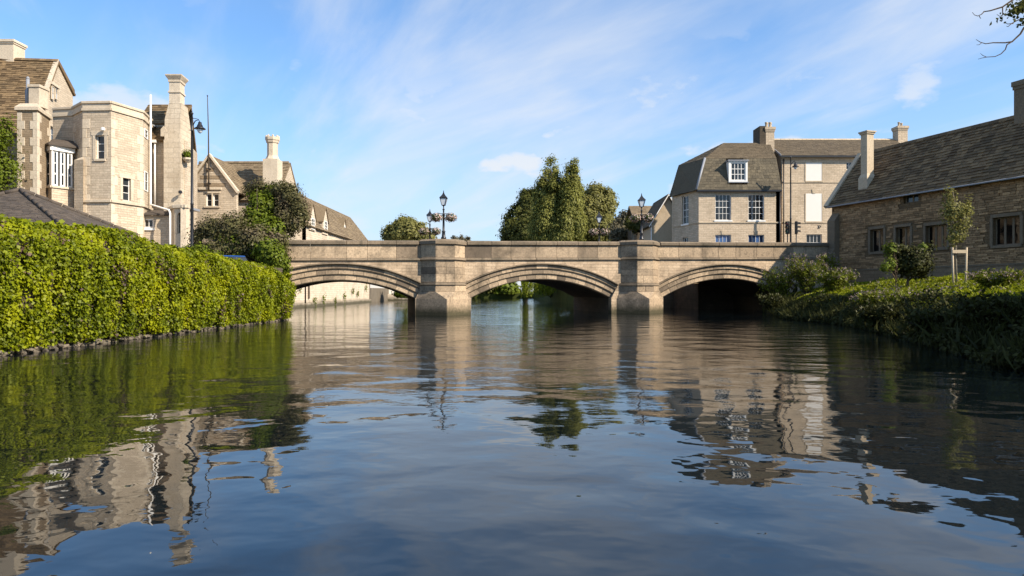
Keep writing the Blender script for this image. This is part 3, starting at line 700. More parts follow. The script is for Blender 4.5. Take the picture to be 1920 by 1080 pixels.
# ================================================================== IVY WALL ON THE LEFT
def ivy_wall():
    t = thing('river_wall', 'long low stone river wall buried under bright green creeper', 'wall', (-12.4, 20, -1.1))
    mb = MB(); mb.box(-12.6, -12.2, -30, 36.3, -1.15, 2.75); mb.build('wall_face', 'dark_wall', t)
    solid(t, 'wall_return', [V(-12.6, 36.3, -1.15), V(-12.2, 36.301, -1.15), V(-15.2, 41.2, -1.15), V(-15.7, 41.0, -1.15)], V(0, 0, 3.7), 'dark_wall')
    shapes = []
    for k in range(5):
        bm = bmesh.new(); bmesh.ops.create_icosphere(bm, subdivisions=1, radius=1)
        for v in bm.verts: v.co = v.co * (1 + .35 * mnoise.noise(v.co * 1.7 + V(k * 7, 0, 0))); v.co.z *= .62
        me = bpy.data.meshes.new('stone'); bm.to_mesh(me); bm.free(); me.materials.append(MATS['river_stone'])
        at = me.attributes.new('var', 'FLOAT', 'FACE'); at.data.foreach_set('value', [k / 4.] * len(me.polygons)); shapes.append(me)
    y = 13.0
    while y < 36.4:
        r = rnd.uniform(.05, .13); o = bpy.data.objects.new('stone', shapes[rnd.randrange(5)])
        place(o, t, V(-12.08 + rnd.uniform(-.06, .1), y, rnd.uniform(-.03, .09))); o.scale = (r, r * rnd.uniform(.9, 1.5), r * rnd.uniform(.7, 1.2)); o.rotation_euler = (rnd.uniform(-.3, .3), rnd.uniform(-.3, .3), rnd.uniform(0, 6))
        y += r * rnd.uniform(.75, 1.15)
    # creeper: a rumpled curtain of leaves
    iv = thing('creeper', 'dense bright green creeper cascading over the river wall to the water', 'climbing plant', (-12.1, 20, .1))
    ky = [4, 16, 17.9, 20.2, 22.3, 23.3, 24.4, 27.4, 31.3, 34.5, 36.0, 36.8]; kz = [3.25, 3.23, 3.2, 3.36, 3.34, 3.15, 3.05, 3.0, 2.82, 2.72, 2.5, 2.0]
    def surf(Yv, q):
        zt = np.interp(Yv, ky, kz) + np.array([.10 * mnoise.noise(V(y * 1.1, 0, 9)) + .10 * mnoise.noise(V(y * 3.4, 0, 19)) for y in Yv])
        z = .06 + (zt - .06) * q
        b = np.array([.26 * mnoise.noise(V(y * .8, zz * .35, 2)) + .25 * mnoise.noise(V(y * 2.3, zz * .6, 4)) + .15 * mnoise.noise(V(y * 5.5, zz * 2.4, 7)) for y, zz in zip(Yv, z)])
        x = -12.0 + .22 * np.sin(np.clip(q, 0, 1) * 2.4) + b - .55 * np.clip((q - .72) / .28, 0, 1) ** 2
        return x, z
    n = 185000
    Yv = 9 + 27.6 * nr.random(n) ** .9; q = nr.random(n) * 1.0
    bot = np.array([.035 + .03 * mnoise.noise(V(y * 2.2, 3, 0)) for y in Yv]); q = bot + (1 - bot) * q
    x, z = surf(Yv, q)
    C = np.stack([x, Yv, z], 1) + nr.normal(size=(n, 3)) * np.array([.07, .05, .05])
    N = np.stack([np.full(n, 1.0), nr.normal(size=n) * .75, .4 + nr.normal(size=n) * .75], 1)
    big = np.array([mnoise.noise(V(y * .5, zz * .8, 31)) for y, zz in zip(Yv, z)])
    var = np.clip(.5 - big * .5 + nr.normal(size=n) * .33, 0, 1)
    S = .045 + .07 * nr.random(n) ** 1.4
    hole = np.array([mnoise.noise(V(y * 2.0, zz * 1.1, 41)) + .6 * mnoise.noise(V(y * 5, zz * 3, 43)) for y, zz in zip(Yv, z)])
    keep = (hole > -.25) | (nr.random(n) < .10)
    C, N, S, var, n = C[keep], N[keep], S[keep], var[keep], int(keep.sum())
    dead = np.array([mnoise.noise(V(a * .9, b * .6, 51)) + .5 * mnoise.noise(V(a * 3, b * 2.2, 53)) for a, b in zip(C[:, 1], C[:, 2])])
    m = nr.random(n) < np.where(dead > .42, .62, .99)
    dr = np.stack([np.full(n, .3), nr.normal(size=n) * .5, np.full(n, -1.)], 1)
    leaf_mesh('foliage', C[m], N[m], S[m], 'ivy_leaf', iv, droop=dr[m], aspect=.95, var=var[m], kind='stuff')
    leaf_mesh('withered_leaves', C[~m], N[~m], S[~m] * 1.1, 'bronze_leaf', iv, droop=dr[~m], aspect=.9, kind='stuff')
    # top of the curtain, rolling back over the wall, and the end turning round the corner
    n = 14000; Yv = 9 + 27.5 * nr.random(n); x0, z0 = surf(Yv, np.ones(n)); back = nr.random(n)
    C = np.stack([x0 - back * 1.3, Yv, z0 + .10 * np.sin(back * 3.1) - .45 * back ** 2 + nr.normal(size=n) * .05], 1)
    leaf_mesh('foliage', C, nr.normal(size=(n, 3)) * .5 + np.array([.35, 0, 1]), .09 + .10 * nr.random(n), 'ivy_leaf', iv, aspect=.95, kind='stuff')
    n = 6000; q = nr.random(n); a = nr.random(n)
    x = -12.0 - 2.9 * a + nr.normal(size=n) * .08; y = 36.7 + 4.4 * a + .15 * nr.normal(size=n)
    C = np.stack([x, y, .2 + 2.3 * q], 1)
    leaf_mesh('foliage', C, nr.normal(size=(n, 3)) * .5 + np.array([1, .5, .4]), .09 + .11 * nr.random(n), 'ivy_leaf', iv, aspect=.95, kind='stuff')
    # a dark bark-coloured sheet standing for the shade in the leaf gaps
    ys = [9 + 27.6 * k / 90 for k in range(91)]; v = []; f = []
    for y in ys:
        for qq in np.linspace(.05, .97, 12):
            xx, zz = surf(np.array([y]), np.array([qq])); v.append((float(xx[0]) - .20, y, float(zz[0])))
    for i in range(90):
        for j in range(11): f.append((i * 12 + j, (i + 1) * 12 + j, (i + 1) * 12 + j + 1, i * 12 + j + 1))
    mb = MB(); mb.v = v; mb.f = f; mb.a = [.5] * len(f); mb.build('gap_shade_sheet', 'bark', iv, recalc=False)
ivy_wall()

# ================================================================== RIGHT SIDE BUILDINGS
X1 = V(1, 0, 0)
SIDE = V(-.305, .952, 0).normalized()                # the lie of the side walls
def wpx(x, Y): return ((x - CX) / F * Y, Y)

def barn():
    C = bl(25.75, .15); C = V(C.x, C.y, 0); dirn = V(.305, -.952, 0).normalized(); L = 19.0    # river wall runs towards the camera
    t = thing('stone_barn', 'long dark rubble-stone barn with steep stone-slate roof by the river bank', 'barn', C + dirn * 8 + V(2.5, 1, 1.6))
    ub = V(-dirn.y, dirn.x, 0) * -1; ub = V(.952, .305, 0).normalized()
    ZE, ZR, HWID = 8.35, 12.2, 3.0
    # wall as seen from the river: left end is C (far), right end near
    u = dirn; O = C
    px = [(1632, 431, 1657, 471, 2), (1680, 427, 1707, 464, 2), (1736, 424, 1776, 463, 3), (1862, 409, 1913, 457, 3)]
    holes = []
    for x0, y0, x1, y1, c in px:
        a0, zt = onwall(O, u, x0, y0); a1, zb = onwall(O, u, x1, y1); holes.append((a0, a1, zb - .02, zt))
    a0, zt = onwall(O, u, 1694, 358); a1, zb = onwall(O, u, 1722, 378); slit = (a0, a1, zb, zt)
    allh = holes + [slit]
    wall(t, (C.x, C.y), ((C + dirn * L).x, (C + dirn * L).y), .8, ZE, 'barn_mortar', allh, .6)
    for (x0, y0, x1, y1, c), h in zip(px, holes):
        window(t, O, u, *h, c, 1, frame='barn_dressed', glass='black_glass', recess=.22, fw=.07, bw=.13, mid=False)
        boxpart(t, 'window_hood', O, u, h[0] - .12, h[1] + .12, -.1, .075, h[3] + .002, h[3] + .2, 'barn_dressed', .01)
        boxpart(t, 'window_sill', O, u, h[0] - .1, h[1] + .1, -.1, .09, h[2] - .16, h[2] - .002, 'barn_dressed', .01)
        for sx in (h[0] - .17, h[1] + .002): boxpart(t, 'window_jamb', O, u, sx, sx + .168, -.1, .06, h[2] + .001, h[3] - .001, 'barn_dressed', .008)
    window(t, O, u, *slit, 2, 1, frame='barn_dressed', recess=.2, fw=.08, bw=.1, mid=False)
    # rubble: courses of separate stones standing proud of the mortar
    n = V(u.y, -u.x, 0); rows = []
    z = 1.5
    while z < ZE - .12:
        h = rnd.uniform(.085, .19)
        a = rnd.uniform(.05, .3)
        while a < L - .1:
            w = rnd.uniform(.16, .62); b = min(a + w, L - .02)
            if not any(q[0] - .2 < b and a < q[1] + .2 and q[2] - .2 < z + h and z < q[3] + .22 for q in allh): rows.append((a, b, z, z + min(h, ZE - z)))
            a = b
        z += h
    def view(r):
        p = C + dirn * r[0]; return (r[1] - r[0]) * (r[3] - r[2]) / (p.y ** 2) if ((C + dirn * r[1]).x / (C + dirn * r[1]).y) < .75 and r[2] > 2.6 else 0
    rows.sort(key=view, reverse=True)
    shapes = []
    for k in range(6):
        bm = bmesh.new(); bmesh.ops.create_cube(bm, size=1)
        for v in bm.verts: v.co += V(rnd.uniform(-.05, .05), rnd.uniform(-.2, .12) if v.co.y < 0 else 0, rnd.uniform(-.07, .07))
        bmesh.ops.bevel(bm, geom=bm.edges[:], offset=.07, segments=1, affect='EDGES'); bmesh.ops.recalc_face_normals(bm, faces=bm.faces)
        me = bpy.data.meshes.new('stone'); bm.to_mesh(me); bm.free(); me.materials.append(MATS['barn_stone'])
        at = me.attributes.new('var', 'FLOAT', 'FACE'); at.data.foreach_set('value', [k / 5.] * len(me.polygons)); shapes.append(me)
    ang = math.atan2(u.y, u.x)
    for a, b, z0, z1 in rows[:300]:
        o = bpy.data.objects.new('stone', shapes[rnd.randrange(6)])
        place(o, t, O + u * ((a + b) / 2) + n * rnd.uniform(-.02, .012) + Z * ((z0 + z1) / 2)); o.rotation_euler = (0, 0, ang); o.scale = (b - a - .02, .10, z1 - z0 - .018)
    mb = MB()
    for a, b, z0, z1 in rows[300:]:
        mb.cur = rnd.random(); e = rnd.uniform(.02, .05); g = .01
        q0 = [(a + g, z0 + g), (b - g, z0 + g), (b - g, z1 - g), (a + g, z1 - g)]
        f_ = [O + u * (x + rnd.uniform(-.012, .012)) + n * (e + rnd.uniform(-.012, .012)) + Z * (zz + rnd.uniform(-.008, .008)) for x, zz in q0]
        bk = [O + u * x + n * .001 + Z * zz for x, zz in q0]
        mb.poly(f_)
        for k in range(4): mb.poly([bk[k], bk[(k + 1) % 4], f_[(k + 1) % 4], f_[k]])
    tag(mb.build('rubble', 'barn_stone', t, recalc=False), kind='stuff')
    # plinth, buttress at the bridge corner, eaves timber
    boxpart(t, 'plinth', O, u, 0, L, -.1, .14, .8, 3.05, 'barn_plinth')
    boxpart(t, 'plinth_course', O, u, 0, L, -.1, .17, 3.052, 3.15, 'barn_dressed')
    for a0_, z1_ in ((.05, 6.9), (2.25, 7.3)):
        mb = MB(); q = [O + u * a + n * d for a, d in ((a0_, 0), (a0_ + .75, 0), (a0_ + .75, .75), (a0_, .75))]; q2 = [O + u * a + n * d for a, d in ((a0_, 0), (a0_ + .75, 0), (a0_ + .75, .5), (a0_, .5))]
        q3 = [O + u * a + n * d for a, d in ((a0_, 0), (a0_ + .75, 0), (a0_ + .75, .03), (a0_, .03))]
        if a0_ < 1:
            mb.hexa([p + Z * .8 for p in q], [p + Z * 4.4 for p in q]); mb.hexa([p + Z * 4.401 for p in q], [p + Z * 4.8 for p in q2]); mb.hexa([p + Z * 4.802 for p in q2], [p + Z * z1_ for p in q2]); mb.hexa([p + Z * (z1_ + .002) for p in q2], [p + Z * (z1_ + .6) for p in q3]); mb.build('buttress', 'barn_dressed', t)
    # gable end over the bridge and the far wall
    G = [C + Z * .8, C + ub * 2 * HWID + Z * .8, C + ub * 2 * HWID + Z * ZE, C + ub * HWID + Z * ZR, C + Z * ZE]
    solid(t, 'gable', G, dirn * .5, 'barn_mortar')
    E_ = C + dirn * L
    solid(t, 'gable', [p + dirn * (L - .45) for p in G], dirn * .45, 'barn_mortar')
    solid(t, 'rear_wall', [C + ub * 2 * HWID + Z * .8, E_ + ub * 2 * HWID + Z * .8, E_ + ub * 2 * HWID + Z * ZE, C + ub * 2 * HWID + Z * ZE], -ub * .4, 'barn_mortar')
    sl_ = (ZR - ZE) / HWID; ov = .35
    eA = C - ub * ov + Z * (ZE - sl_ * ov + .12) - dirn * .15; eB = E_ - ub * ov + Z * (ZE - sl_ * ov + .12) + dirn * .1
    rA = C + ub * HWID + Z * (ZR + .12) - dirn * .15; rB = E_ + ub * HWID + Z * (ZR + .12) + dirn * .1
    roof(t, eA, eB, rB, rA, 'stone_slate', (.42, .27), .14, lift=.055)
    fA = C + ub * (2 * HWID + ov) + Z * (ZE - sl_ * ov + .12) - dirn * .15; fB = E_ + ub * (2 * HWID + ov) + Z * (ZE - sl_ * ov + .12) + dirn * .1
    roof(t, fB, fA, rA, rB, 'stone_slate', (.8, .5), .14, lift=.05)
    # stone verge coping on the far gable
    for e, sg in ((eA, 1), (fA, -1)):
        d = (rA - e); nn = d.cross(dirn).normalized(); nn = nn if nn.z > 0 else -nn
        mb = MB(); mb.cur = .2; q = [e - dirn * .25, e + dirn * .16, rA + dirn * .16, rA - dirn * .25]; mb.hexa([p - nn * .12 for p in q], [p + nn * .16 for p in q]); mb.build('verge_coping', 'house_plain', t)
    mb = MB(); k = 0
    while k * .6 < L:
        mb.cur = rnd.random(); p = rA + dirn * (k * .6 + .3); q = [p + dirn * a + ub * b for a, b in ((0, -.2), (.57, -.2), (.57, .2), (0, .2))]; q2 = [p + dirn * a + ub * b for a, b in ((0, -.02), (.57, -.02), (.57, .02), (0, .02))]
        mb.hexa([w - Z * .12 for w in q], [w + Z * .14 for w in q2]); k += 1
    mb.build('ridge_tiles', 'stone_slate', t)
    mb = MB(); mb.tube([eA - ub * .05 + Z * -.02, eB - ub * .05 + Z * -.02], .055, 6); mb.build('gutter', 'lead_grey', t, True)
    # tall stack on the eaves, and the ridge stack near the camera
    uc = u; Oc = C + ub * .55
    a0, zt = onwall(Oc, uc, 1614, 248); a1 = a0 + .58
    mb = MB(); mb.cur = .15; mb.wbox(Oc, uc, a0 - .12, a1 + .12, -.72, .12, 8.0, 9.9); nn = V(uc.y, -uc.x, 0)
    b = [Oc + uc * a + nn * d for a, d in ((a0 - .12, -.72), (a1 + .12, -.72), (a1 + .12, .12), (a0 - .12, .12))]; c2 = [Oc + uc * a + nn * d for a, d in ((a0, -.62), (a1, -.62), (a1, 0), (a0, 0))]
    mb.hexa([V(p.x, p.y, 9.902) for p in b], [V(p.x, p.y, 10.2) for p in c2]); mb.hexa([V(p.x, p.y, 10.202) for p in c2], [V(p.x, p.y, zt - .22) for p in c2])
    st = mb.build('chimney', 'house_plain', t)
    mb = MB(); mb.wbox(Oc, uc, a0 - .07, a1 + .07, -.69, .07, zt - .218, zt - .1); mb.wbox(Oc, uc, a0 - .13, a1 + .13, -.75, .13, zt - .098, zt); mb.build('chimney_cap', 'house_plain', st)
    Oc = C + ub * (HWID - .5); a0, zt = onwall(Oc, uc, 1901, 154); _ = 0
    chimney(t, Oc, uc, a0, a0 + 1.4, 1.0, 11.6, zt, 'barn_dressed', .1, .5)
    return C
BARN_C = barn()

def mansard_house():
    Yf = 64.0; xl, xr = 1310, 1464; zb, ze, zm, zr = 3.4, 11.0, 14.0, 15.9
    pl_, pr = V(*wpx(xl, Yf), 0), V(*wpx(xr, Yf), 0); far = pl_ + SIDE * 4.65; rb = V(pr.x, pr.y + 6, 0)
    t = thing('mansard_house', 'pale stone corner house with mansard roof and white sash windows behind the bridge', 'house', (pl_ + pr) / 2 + V(0, 3, zb))
    O, u = facade(t, (pl_.x, pl_.y), (pr.x, pr.y), zb, ze, 'house_ashlar', [
        (1341, 364, 1371, 413, 4, 4, dict(sill='white_paint')), (1403, 364, 1433, 413, 4, 4, dict(sill='white_paint')),
        (1341, 440, 1371, 470, 4, 2, dict(glass='blue_curtain_glass', mid=False)), (1403, 440, 1433, 470, 4, 2, dict(glass='blue_curtain_glass', mid=False))])
    for y0, y1 in ((416.5, 418.5),):
        a, z = onwall(O, u, 1310, y1); boxpart(t, 'string_course', O, u, 0, (pr - pl_).length, -.05, .06, z, z + .12, 'house_plain')
    for x in (1341, 1403):
        for y in (364, 440):
            a0, z = onwall(O, u, x, y); a1, _ = onwall(O, u, x + 30, y); am = (a0 + a1) / 2
            mb = MB(); mb.cur = .1; q = [O + u * a + V(0, -.04, zz) for a, zz in ((am - .14, z + .003), (am + .14, z + .003), (am + .2, z + .38), (am - .2, z + .38))]; mb.prism(q, V(0, .2, 0)); mb.build('keystone', 'house_plain', t)
    O2, u2 = facade(t, (far.x, far.y), (pl_.x, pl_.y), zb, ze, 'house_ashlar', [(1279, 367, 1291, 420, 2, 4, dict(sill='white_paint')), (1280, 445, 1290, 470, 2, 2, dict(mid=False))])
    boxpart(t, 'string_course', O2, u2, 0, 4.65, -.05, .06, onwall(O, u, 1310, 418.5)[1], onwall(O, u, 1310, 418.5)[1] + .12, 'house_plain')
    wall(t, (pr.x, pr.y), (rb.x, rb.y), zb, ze, 'house_ashlar')
    nb = V(SIDE.y, -SIDE.x, 0)
    # mansard slopes
    ov = .3
    e1 = pl_ + V(-.28, -ov, ze); e2 = pr + V(-.02, -ov, ze); e0 = far + V(-.28, .2, ze)
    m1 = W(1322, 297, Yf + 1.0); zm = m1.z; m2 = V(pr.x - .02, m1.y, zm); m0 = V(e0.x + .95, e0.y, zm)
    boxpart(t, 'eaves_cornice', O, u, -.2, (pr - pl_).length - .02, -.05, ov + .04, ze - .16, ze - .003, 'black_iron')
    # front slope, cut round the dormer
    dx0, dx1 = W(1368, 0, Yf - .1).x, W(1401, 0, Yf - .1).x
    def sl_pt(x, q): a = e1.lerp(m1, q); return V(x, a.y, a.z)
    dq = 0.16
    roof(t, e1, V(dx0, e1.y, ze), V(dx0, m1.y, zm), m1, 'mansard_slate', (.34, .3), .12, lift=.02); roof(t, V(dx1, e1.y, ze), e2, m2, V(dx1, m1.y, zm), 'mansard_slate', (.34, .3), .12, lift=.02)
    roof(t, V(dx0, e1.y, ze), V(dx1, e1.y, ze), sl_pt(dx1, dq), sl_pt(dx0, dq), 'mansard_slate', (.34, .3), .12, lift=.02)
    roof(t, e0, e1, m1, m0, 'mansard_slate', (.34, .3), .12, lift=.02)
    mb = MB(); mb.tube([e1 + V(-.02, -.02, .03), m1 + V(-.02, -.02, .03)], .11, 6); mb.build('lead_hip', 'lead_grey', t, True)
    YB = far.y + .25; r1, r2 = W(1357, 268, Yf + 2.7), V(pr.x - .02, Yf + 2.7, W(1357, 268, Yf + 2.7).z)
    roof(t, m1, m2, r2, r1, 'house_slate', (.34, .3), .12, lift=.02); roof(t, m0, m1, r1, r1, 'house_slate', (.34, .3), .12, lift=.02)
    roof(t, V(pr.x, YB, zm - .3), m0 - V(0, 0, .3), r1, r2, 'house_slate', (.8, .6), .12)
    solid(t, 'rear_wall', [V(pr.x - .02, YB, zb), V(far.x + .02, YB, zb), V(far.x + .02, YB, ze), V(m0.x, YB, zm - .35), V(pr.x - .02, YB, zm - .35)], V(0, -.4, 0), 'house_ashlar')
    # dormer
    zd0, zd1 = W(1385, 341, Yf).z, W(1385, 302, Yf).z; Od = V(dx0, Yf - .05, 0); wd = dx1 - dx0
    d = MB(); d.wbox(Od, X1, -.06, .12, -1.7, 0, zd0, zd1); d.wbox(Od, X1, wd - .12, wd + .06, -1.7, 0, zd0, zd1); d.wbox(Od, X1, .12, wd - .12, -1.7, 0, zd0, zd0 + .12); d.wbox(Od, X1, .12, wd - .12, -1.7, 0, zd1 - .14, zd1); do = d.build('dormer', 'white_paint', t)
    mb = MB(); mb.wbox(Od, X1, -.16, wd + .16, -2.2, .12, zd1 + .002, zd1 + .1); mb.build('dormer_roof', 'lead_grey', do)
    mb = MB(); q = [Od + V(-.1, -.1, zd0 - .002), Od + V(wd + .1, -.1, zd0 - .002)]; mb.wbox(Od, X1, -.12, wd + .12, -.4, .1, zd0 - .09, zd0 - .002); mb.build('dormer_sill', 'lead_grey', do)
    window(t, Od, X1, .12, wd - .12, zd0 + .12, zd1 - .14, 4, 3, recess=.06, fw=.09, bw=.05, mid=False)
    # side dormer window
    a0, zt = onwall(O2 + V(.3, 0, 0), u2, 1281, 330); a1, zb2 = onwall(O2 + V(.3, 0, 0), u2, 1288, 357)
    Os = O2 + V(.42, 0, 0); mb = MB(); mb.wbox(Os, u2, a0 - .1, a1 + .1, -1.2, 0, zb2 - .1, zt + .1); mb.build('side_dormer', 'white_paint', t); window(t, Os, u2, a0, a1, zb2, zt, 2, 3, recess=-.09, fw=.06, bw=.04, mid=False)
    # chimney between the two houses
    c = chimney(t, V(0, 66.5, 0), X1, W(1436, 0, 66.5).x, W(1452, 0, 66.5).x, 1.9, 14.6, W(1440, 238, 66.5).z, 'house_ashlar', .1, .45)
    for k in range(4):
        mb = MB(); mb.cur = rnd.random(); p = V(W(1437 + 3.4 * k, 0, 66.5).x + .1, 66.8 + .35 * (k % 2), W(1440, 238, 66.5).z); mb.lathe(p, [(.15, 0), (.12, .1), (.12, .4), (.15, .44), (.15, .52), (.1, .52)], 10); mb.build('chimney_pot', 'house_plain', c, True)
    mb = MB(); mb.wbox(V(0, 66.5, 0), X1, W(1422, 0, 66.9).x, W(1436, 0, 66.5).x - .002, -1.88, -.02, 14.6, W(1440, 236, 66.5).z); mb.build('chimney_side', 'dark_wall', c)
    # rainwater pipe
    x = W(1461.5, 0, Yf).x; mb = MB(); mb.tube([V(x, Yf - .1, ze - .2), V(x, Yf - .1, zb)], .06, 8); mb.build('downpipe', 'black_iron', t, True)
mansard_house()

def tall_house():
    Yf = 65.6; xl, xr = 1465, 1720; zb, ze = 3.4, W(0, 293, 65.6).z
    pl_, pr = V(*wpx(xl, Yf), 0), V(*wpx(xr, Yf), 0)
    t = thing('tall_house', 'three-storey pale stone house with white blind windows beside the mansard house', 'house', (pl_ + pr) / 2 + V(0, 3, zb))
    O, u = facade(t, (pl_.x, pl_.y), (pr.x, pr.y), zb, ze, 'house_ashlar', [
        (1587, 303, 1599, 318, 2, 2, dict(mid=False)), (1512, 439, 1541, 470, 4, 2, dict(mid=False))])
    for y0, y1 in ((305, 339), (363, 415)):
        a0, zt = onwall(O, u, 1511, y0); a1, z0 = onwall(O, u, 1541, y1)
        boxpart(t, 'blind_window', O, u, a0, a1, -.05, .012, z0, zt, 'cream_panel'); boxpart(t, 'blind_window_sill', O, u, a0 - .08, a1 + .08, -.05, .08, z0 - .14, z0 - .002, 'house_plain', .01)
        mb = MB(); mb.cur = .1; am = (a0 + a1) / 2; mb.prism([O + u * a + V(0, -.045, zz) for a, zz in ((am - .14, zt + .003), (am + .14, zt + .003), (am + .2, zt + .4), (am - .2, zt + .4))], V(0, .2, 0)); mb.build('keystone', 'house_plain', t)
        for ax in (a0 - .1, a1 + .002): boxpart(t, 'window_surround', O, u, ax, ax + .098, -.05, .03, z0, zt, 'house_plain')
    for y in (341.5, 417.5):
        a, z = onwall(O, u, 1465, y); boxpart(t, 'string_course', O, u, 0, (pr - pl_).length, -.05, .05, z - .07, z + .05, 'house_plain')
    wall(t, (pl_.x, Yf + 9), (pl_.x, Yf + .46), zb, ze, 'house_ashlar'); wall(t, (pr.x, Yf + .46), (pr.x, Yf + 9), zb, ze, 'house_ashlar'); wall(t, (pr.x, Yf + 9), (pl_.x, Yf + 9), zb, ze, 'house_ashlar')
    zr = W(0, 262, Yf + 4.5).z; ex0, ex1 = pl_.x - .15, pr.x + .3
    roof(t, V(ex0, Yf - .35, ze + .02), V(ex1, Yf - .35, ze + .02), V(ex1, Yf + 4.5, zr), V(ex0, Yf + 4.5, zr), 'house_slate', (.34, .3), .12, lift=.02)
    roof(t, V(ex1, Yf + 9.35, ze + .02), V(ex0, Yf + 9.35, ze + .02), V(ex0, Yf + 4.5, zr), V(ex1, Yf + 4.5, zr), 'house_slate', (.8, .6), .12)
    solid(t, 'gable', [V(pl_.x + .02, Yf + .1, ze + .003), V(pl_.x + .02, Yf + 8.9, ze + .003), V(pl_.x + .02, Yf + 4.5, zr - .15)], V(.4, 0, 0), 'house_ashlar')
    solid(t, 'gable', [V(pr.x - .4, Yf + .1, ze + .003), V(pr.x - .4, Yf + 8.9, ze + .003), V(pr.x - .4, Yf + 4.5, zr - .15)], V(.38, 0, 0), 'house_ashlar')
    mb = MB()
    for k in range(int((ex1 - ex0) / .45)):
        mb.cur = rnd.random(); x = ex0 + k * .45; mb.prism([V(x, Yf + 4.3, zr - .06), V(x, Yf + 4.5, zr + .12), V(x, Yf + 4.7, zr - .06)], V(.43, 0, 0))
    mb.build('ridge_tiles', 'house_plain', t)
    boxpart(t, 'gutter', O, u, -.2, (pr - pl_).length + .2, .28, .42, ze - .14, ze, 'black_iron'); boxpart(t, 'eaves_cornice', O, u, -.05, (pr - pl_).length, -.02, .2, ze - .25, ze - .05, 'house_plain')
    solid(t, 'verge_board', [V(ex0 - .06, Yf - .4, ze - .12), V(ex0 - .06, Yf - .4, ze + .1), V(ex0 - .06, Yf + 4.5, zr + .1), V(ex0 - .06, Yf + 4.5, zr - .12)], V(.055, 0, 0), 'lead_grey')
    chimney(t, V(0, Yf + 4.0, 0), X1, W(1684, 0, Yf + 4).x, W(1702, 0, Yf + 4).x, 1.0, 14.8, W(0, 236, Yf + 4).z, 'house_ashlar', .1, .4, 2)
    x = W(1468.5, 0, Yf).x; mb = MB(); mb.tube([V(x, Yf - .12, ze - .2), V(x, Yf - .12, zb)], .06, 8); mb.build('downpipe', 'black_iron', t, True)
    # painted capital on the wall, the start of a word that runs behind the barn
    a, z = onwall(O, u, 1532.5, 428.5); mb = MB(); h = .30; w = .09; d0, d1 = -.02, .02
    mb.wbox(O, u, a + .07, a + .16, d0, d1, z + .05, z + h); mb.wbox(O, u, a, a + .24, d0, d1, z, z + .048); mb.wbox(O, u, a, a + .069, d0, d1, z + h - .05, z + h)
    pts = []; c0 = (a + .17, z + h - .095)
    for k in range(9):
        t0 = math.pi / 2 - math.pi * k / 8; pts.append((c0[0] + .085 + .11 * math.cos(t0), c0[1] + .095 * math.sin(t0)))
    for (xa, za), (xb, zb_) in zip(pts, pts[1:]):
        ia, ib = (c0[0] + .085 + (xa - c0[0] - .085) * .45, c0[1] + (za - c0[1]) * .55), (c0[0] + .085 + (xb - c0[0] - .085) * .45, c0[1] + (zb_ - c0[1]) * .55)
        mb.prism([O + u * x_ + V(0, -.021, z_) for x_, z_ in ((xa, za), (xb, zb_), ib, ia)], V(0, .03, 0))
    mb.wbox(O, u, a + .161, a + .255, d0, d1, z + h - .043, z + h); mb.wbox(O, u, a + .161, a + .255, d0, d1, z + h - .19, z + h - .147)
    mb.build('letter_p', 'black_iron', t)
tall_house()

def low_cottages():
    # gabled cottage just left of the mansard house, and a lower roof behind it
    Y = 74.0; t = thing('gabled_cottage', 'small pale gabled cottage with white bargeboard between mansard house and trees', 'house', V(*wpx(1243, Y), 3.3))
    xl, xr = W(1222, 0, Y).x, W(1283, 0, Y).x; ze = W(0, 416, Y).z; xa = (xl + xr) / 2; zp = W(0, 366, Y).z
    solid(t, 'wall', [V(xl, Y, 3.3), V(xr, Y, 3.3), V(xr, Y, ze), V(xa, Y, zp), V(xl, Y, ze)], V(0, 7, 0), 'house_plain')
    for s, xe in ((-1, xl), (1, xr)):
        e = V(xe + s * .35, Y - .3, ze - .45); r = V(xa, Y - .3, zp + .12)
        q = [e, e + V(0, 7.6, 0), r + V(0, 7.6, 0), r]
        roof(t, q[0] if s < 0 else q[1], q[1] if s < 0 else q[0], q[2] if s < 0 else q[3], q[3] if s < 0 else q[2], 'house_slate', (.4, .35), .15, lift=.02)
        d = (r - e).normalized(); mb = MB(); mb.prism([e + V(0, -.03, -.2), r + V(0, -.03, -.2), r + V(0, -.03, -.02), e + V(0, -.03, -.02)], V(0, -.05, 0)); mb.build('bargeboard', 'white_paint', t)
    O = V(xl, Y, 0); mb = MB(); mb.tube([V(xl - .05, Y - .05, ze - .2), V(xl - .05, Y - .05, 3.3)], .05, 6); mb.build('downpipe', 'white_paint', t, True)
    Y = 84.0; t = thing('low_cottage', 'low cottage with brown tiled roof and dark doorway behind the lamp', 'house', V(*wpx(1215, Y), 3.3))
    xl, xr = W(1190, 0, Y).x, W(1244, 0, Y).x; ze, zr = W(0, 408, Y).z, W(0, 386, Y + 2.5).z
    solid(t, 'wall', [V(xl, Y, 3.3), V(xr, Y, 3.3), V(xr, Y, ze), V(xl, Y, ze)], V(0, 5, 0), 'dark_wall')
    roof(t, V(xl - .3, Y - .4, ze), V(xr + .3, Y - .4, ze), V(xr + .3, Y + 2.5, zr), V(xl - .3, Y + 2.5, zr), 'pale_slate', (.5, .4), .15)
    roof(t, V(xr + .3, Y + 5.4, ze), V(xl - .3, Y + 5.4, ze), V(xl - .3, Y + 2.5, zr), V(xr + .3, Y + 2.5, zr), 'pale_slate', (.9, .7), .15)
    mb = MB(); mb.tube([V(xl - .3, Y - .48, ze - .05), V(xr + .3, Y - .48, ze - .05)], .06, 6); mb.build('gutter', 'white_paint', t, True)
    boxpart(t, 'doorway', V(xl, Y, 0), X1, W(1206, 0, Y).x - xl, W(1219, 0, Y).x - xl, -.05, .03, 3.31, W(0, 415, Y).z, 'black_plastic')
low_cottages()

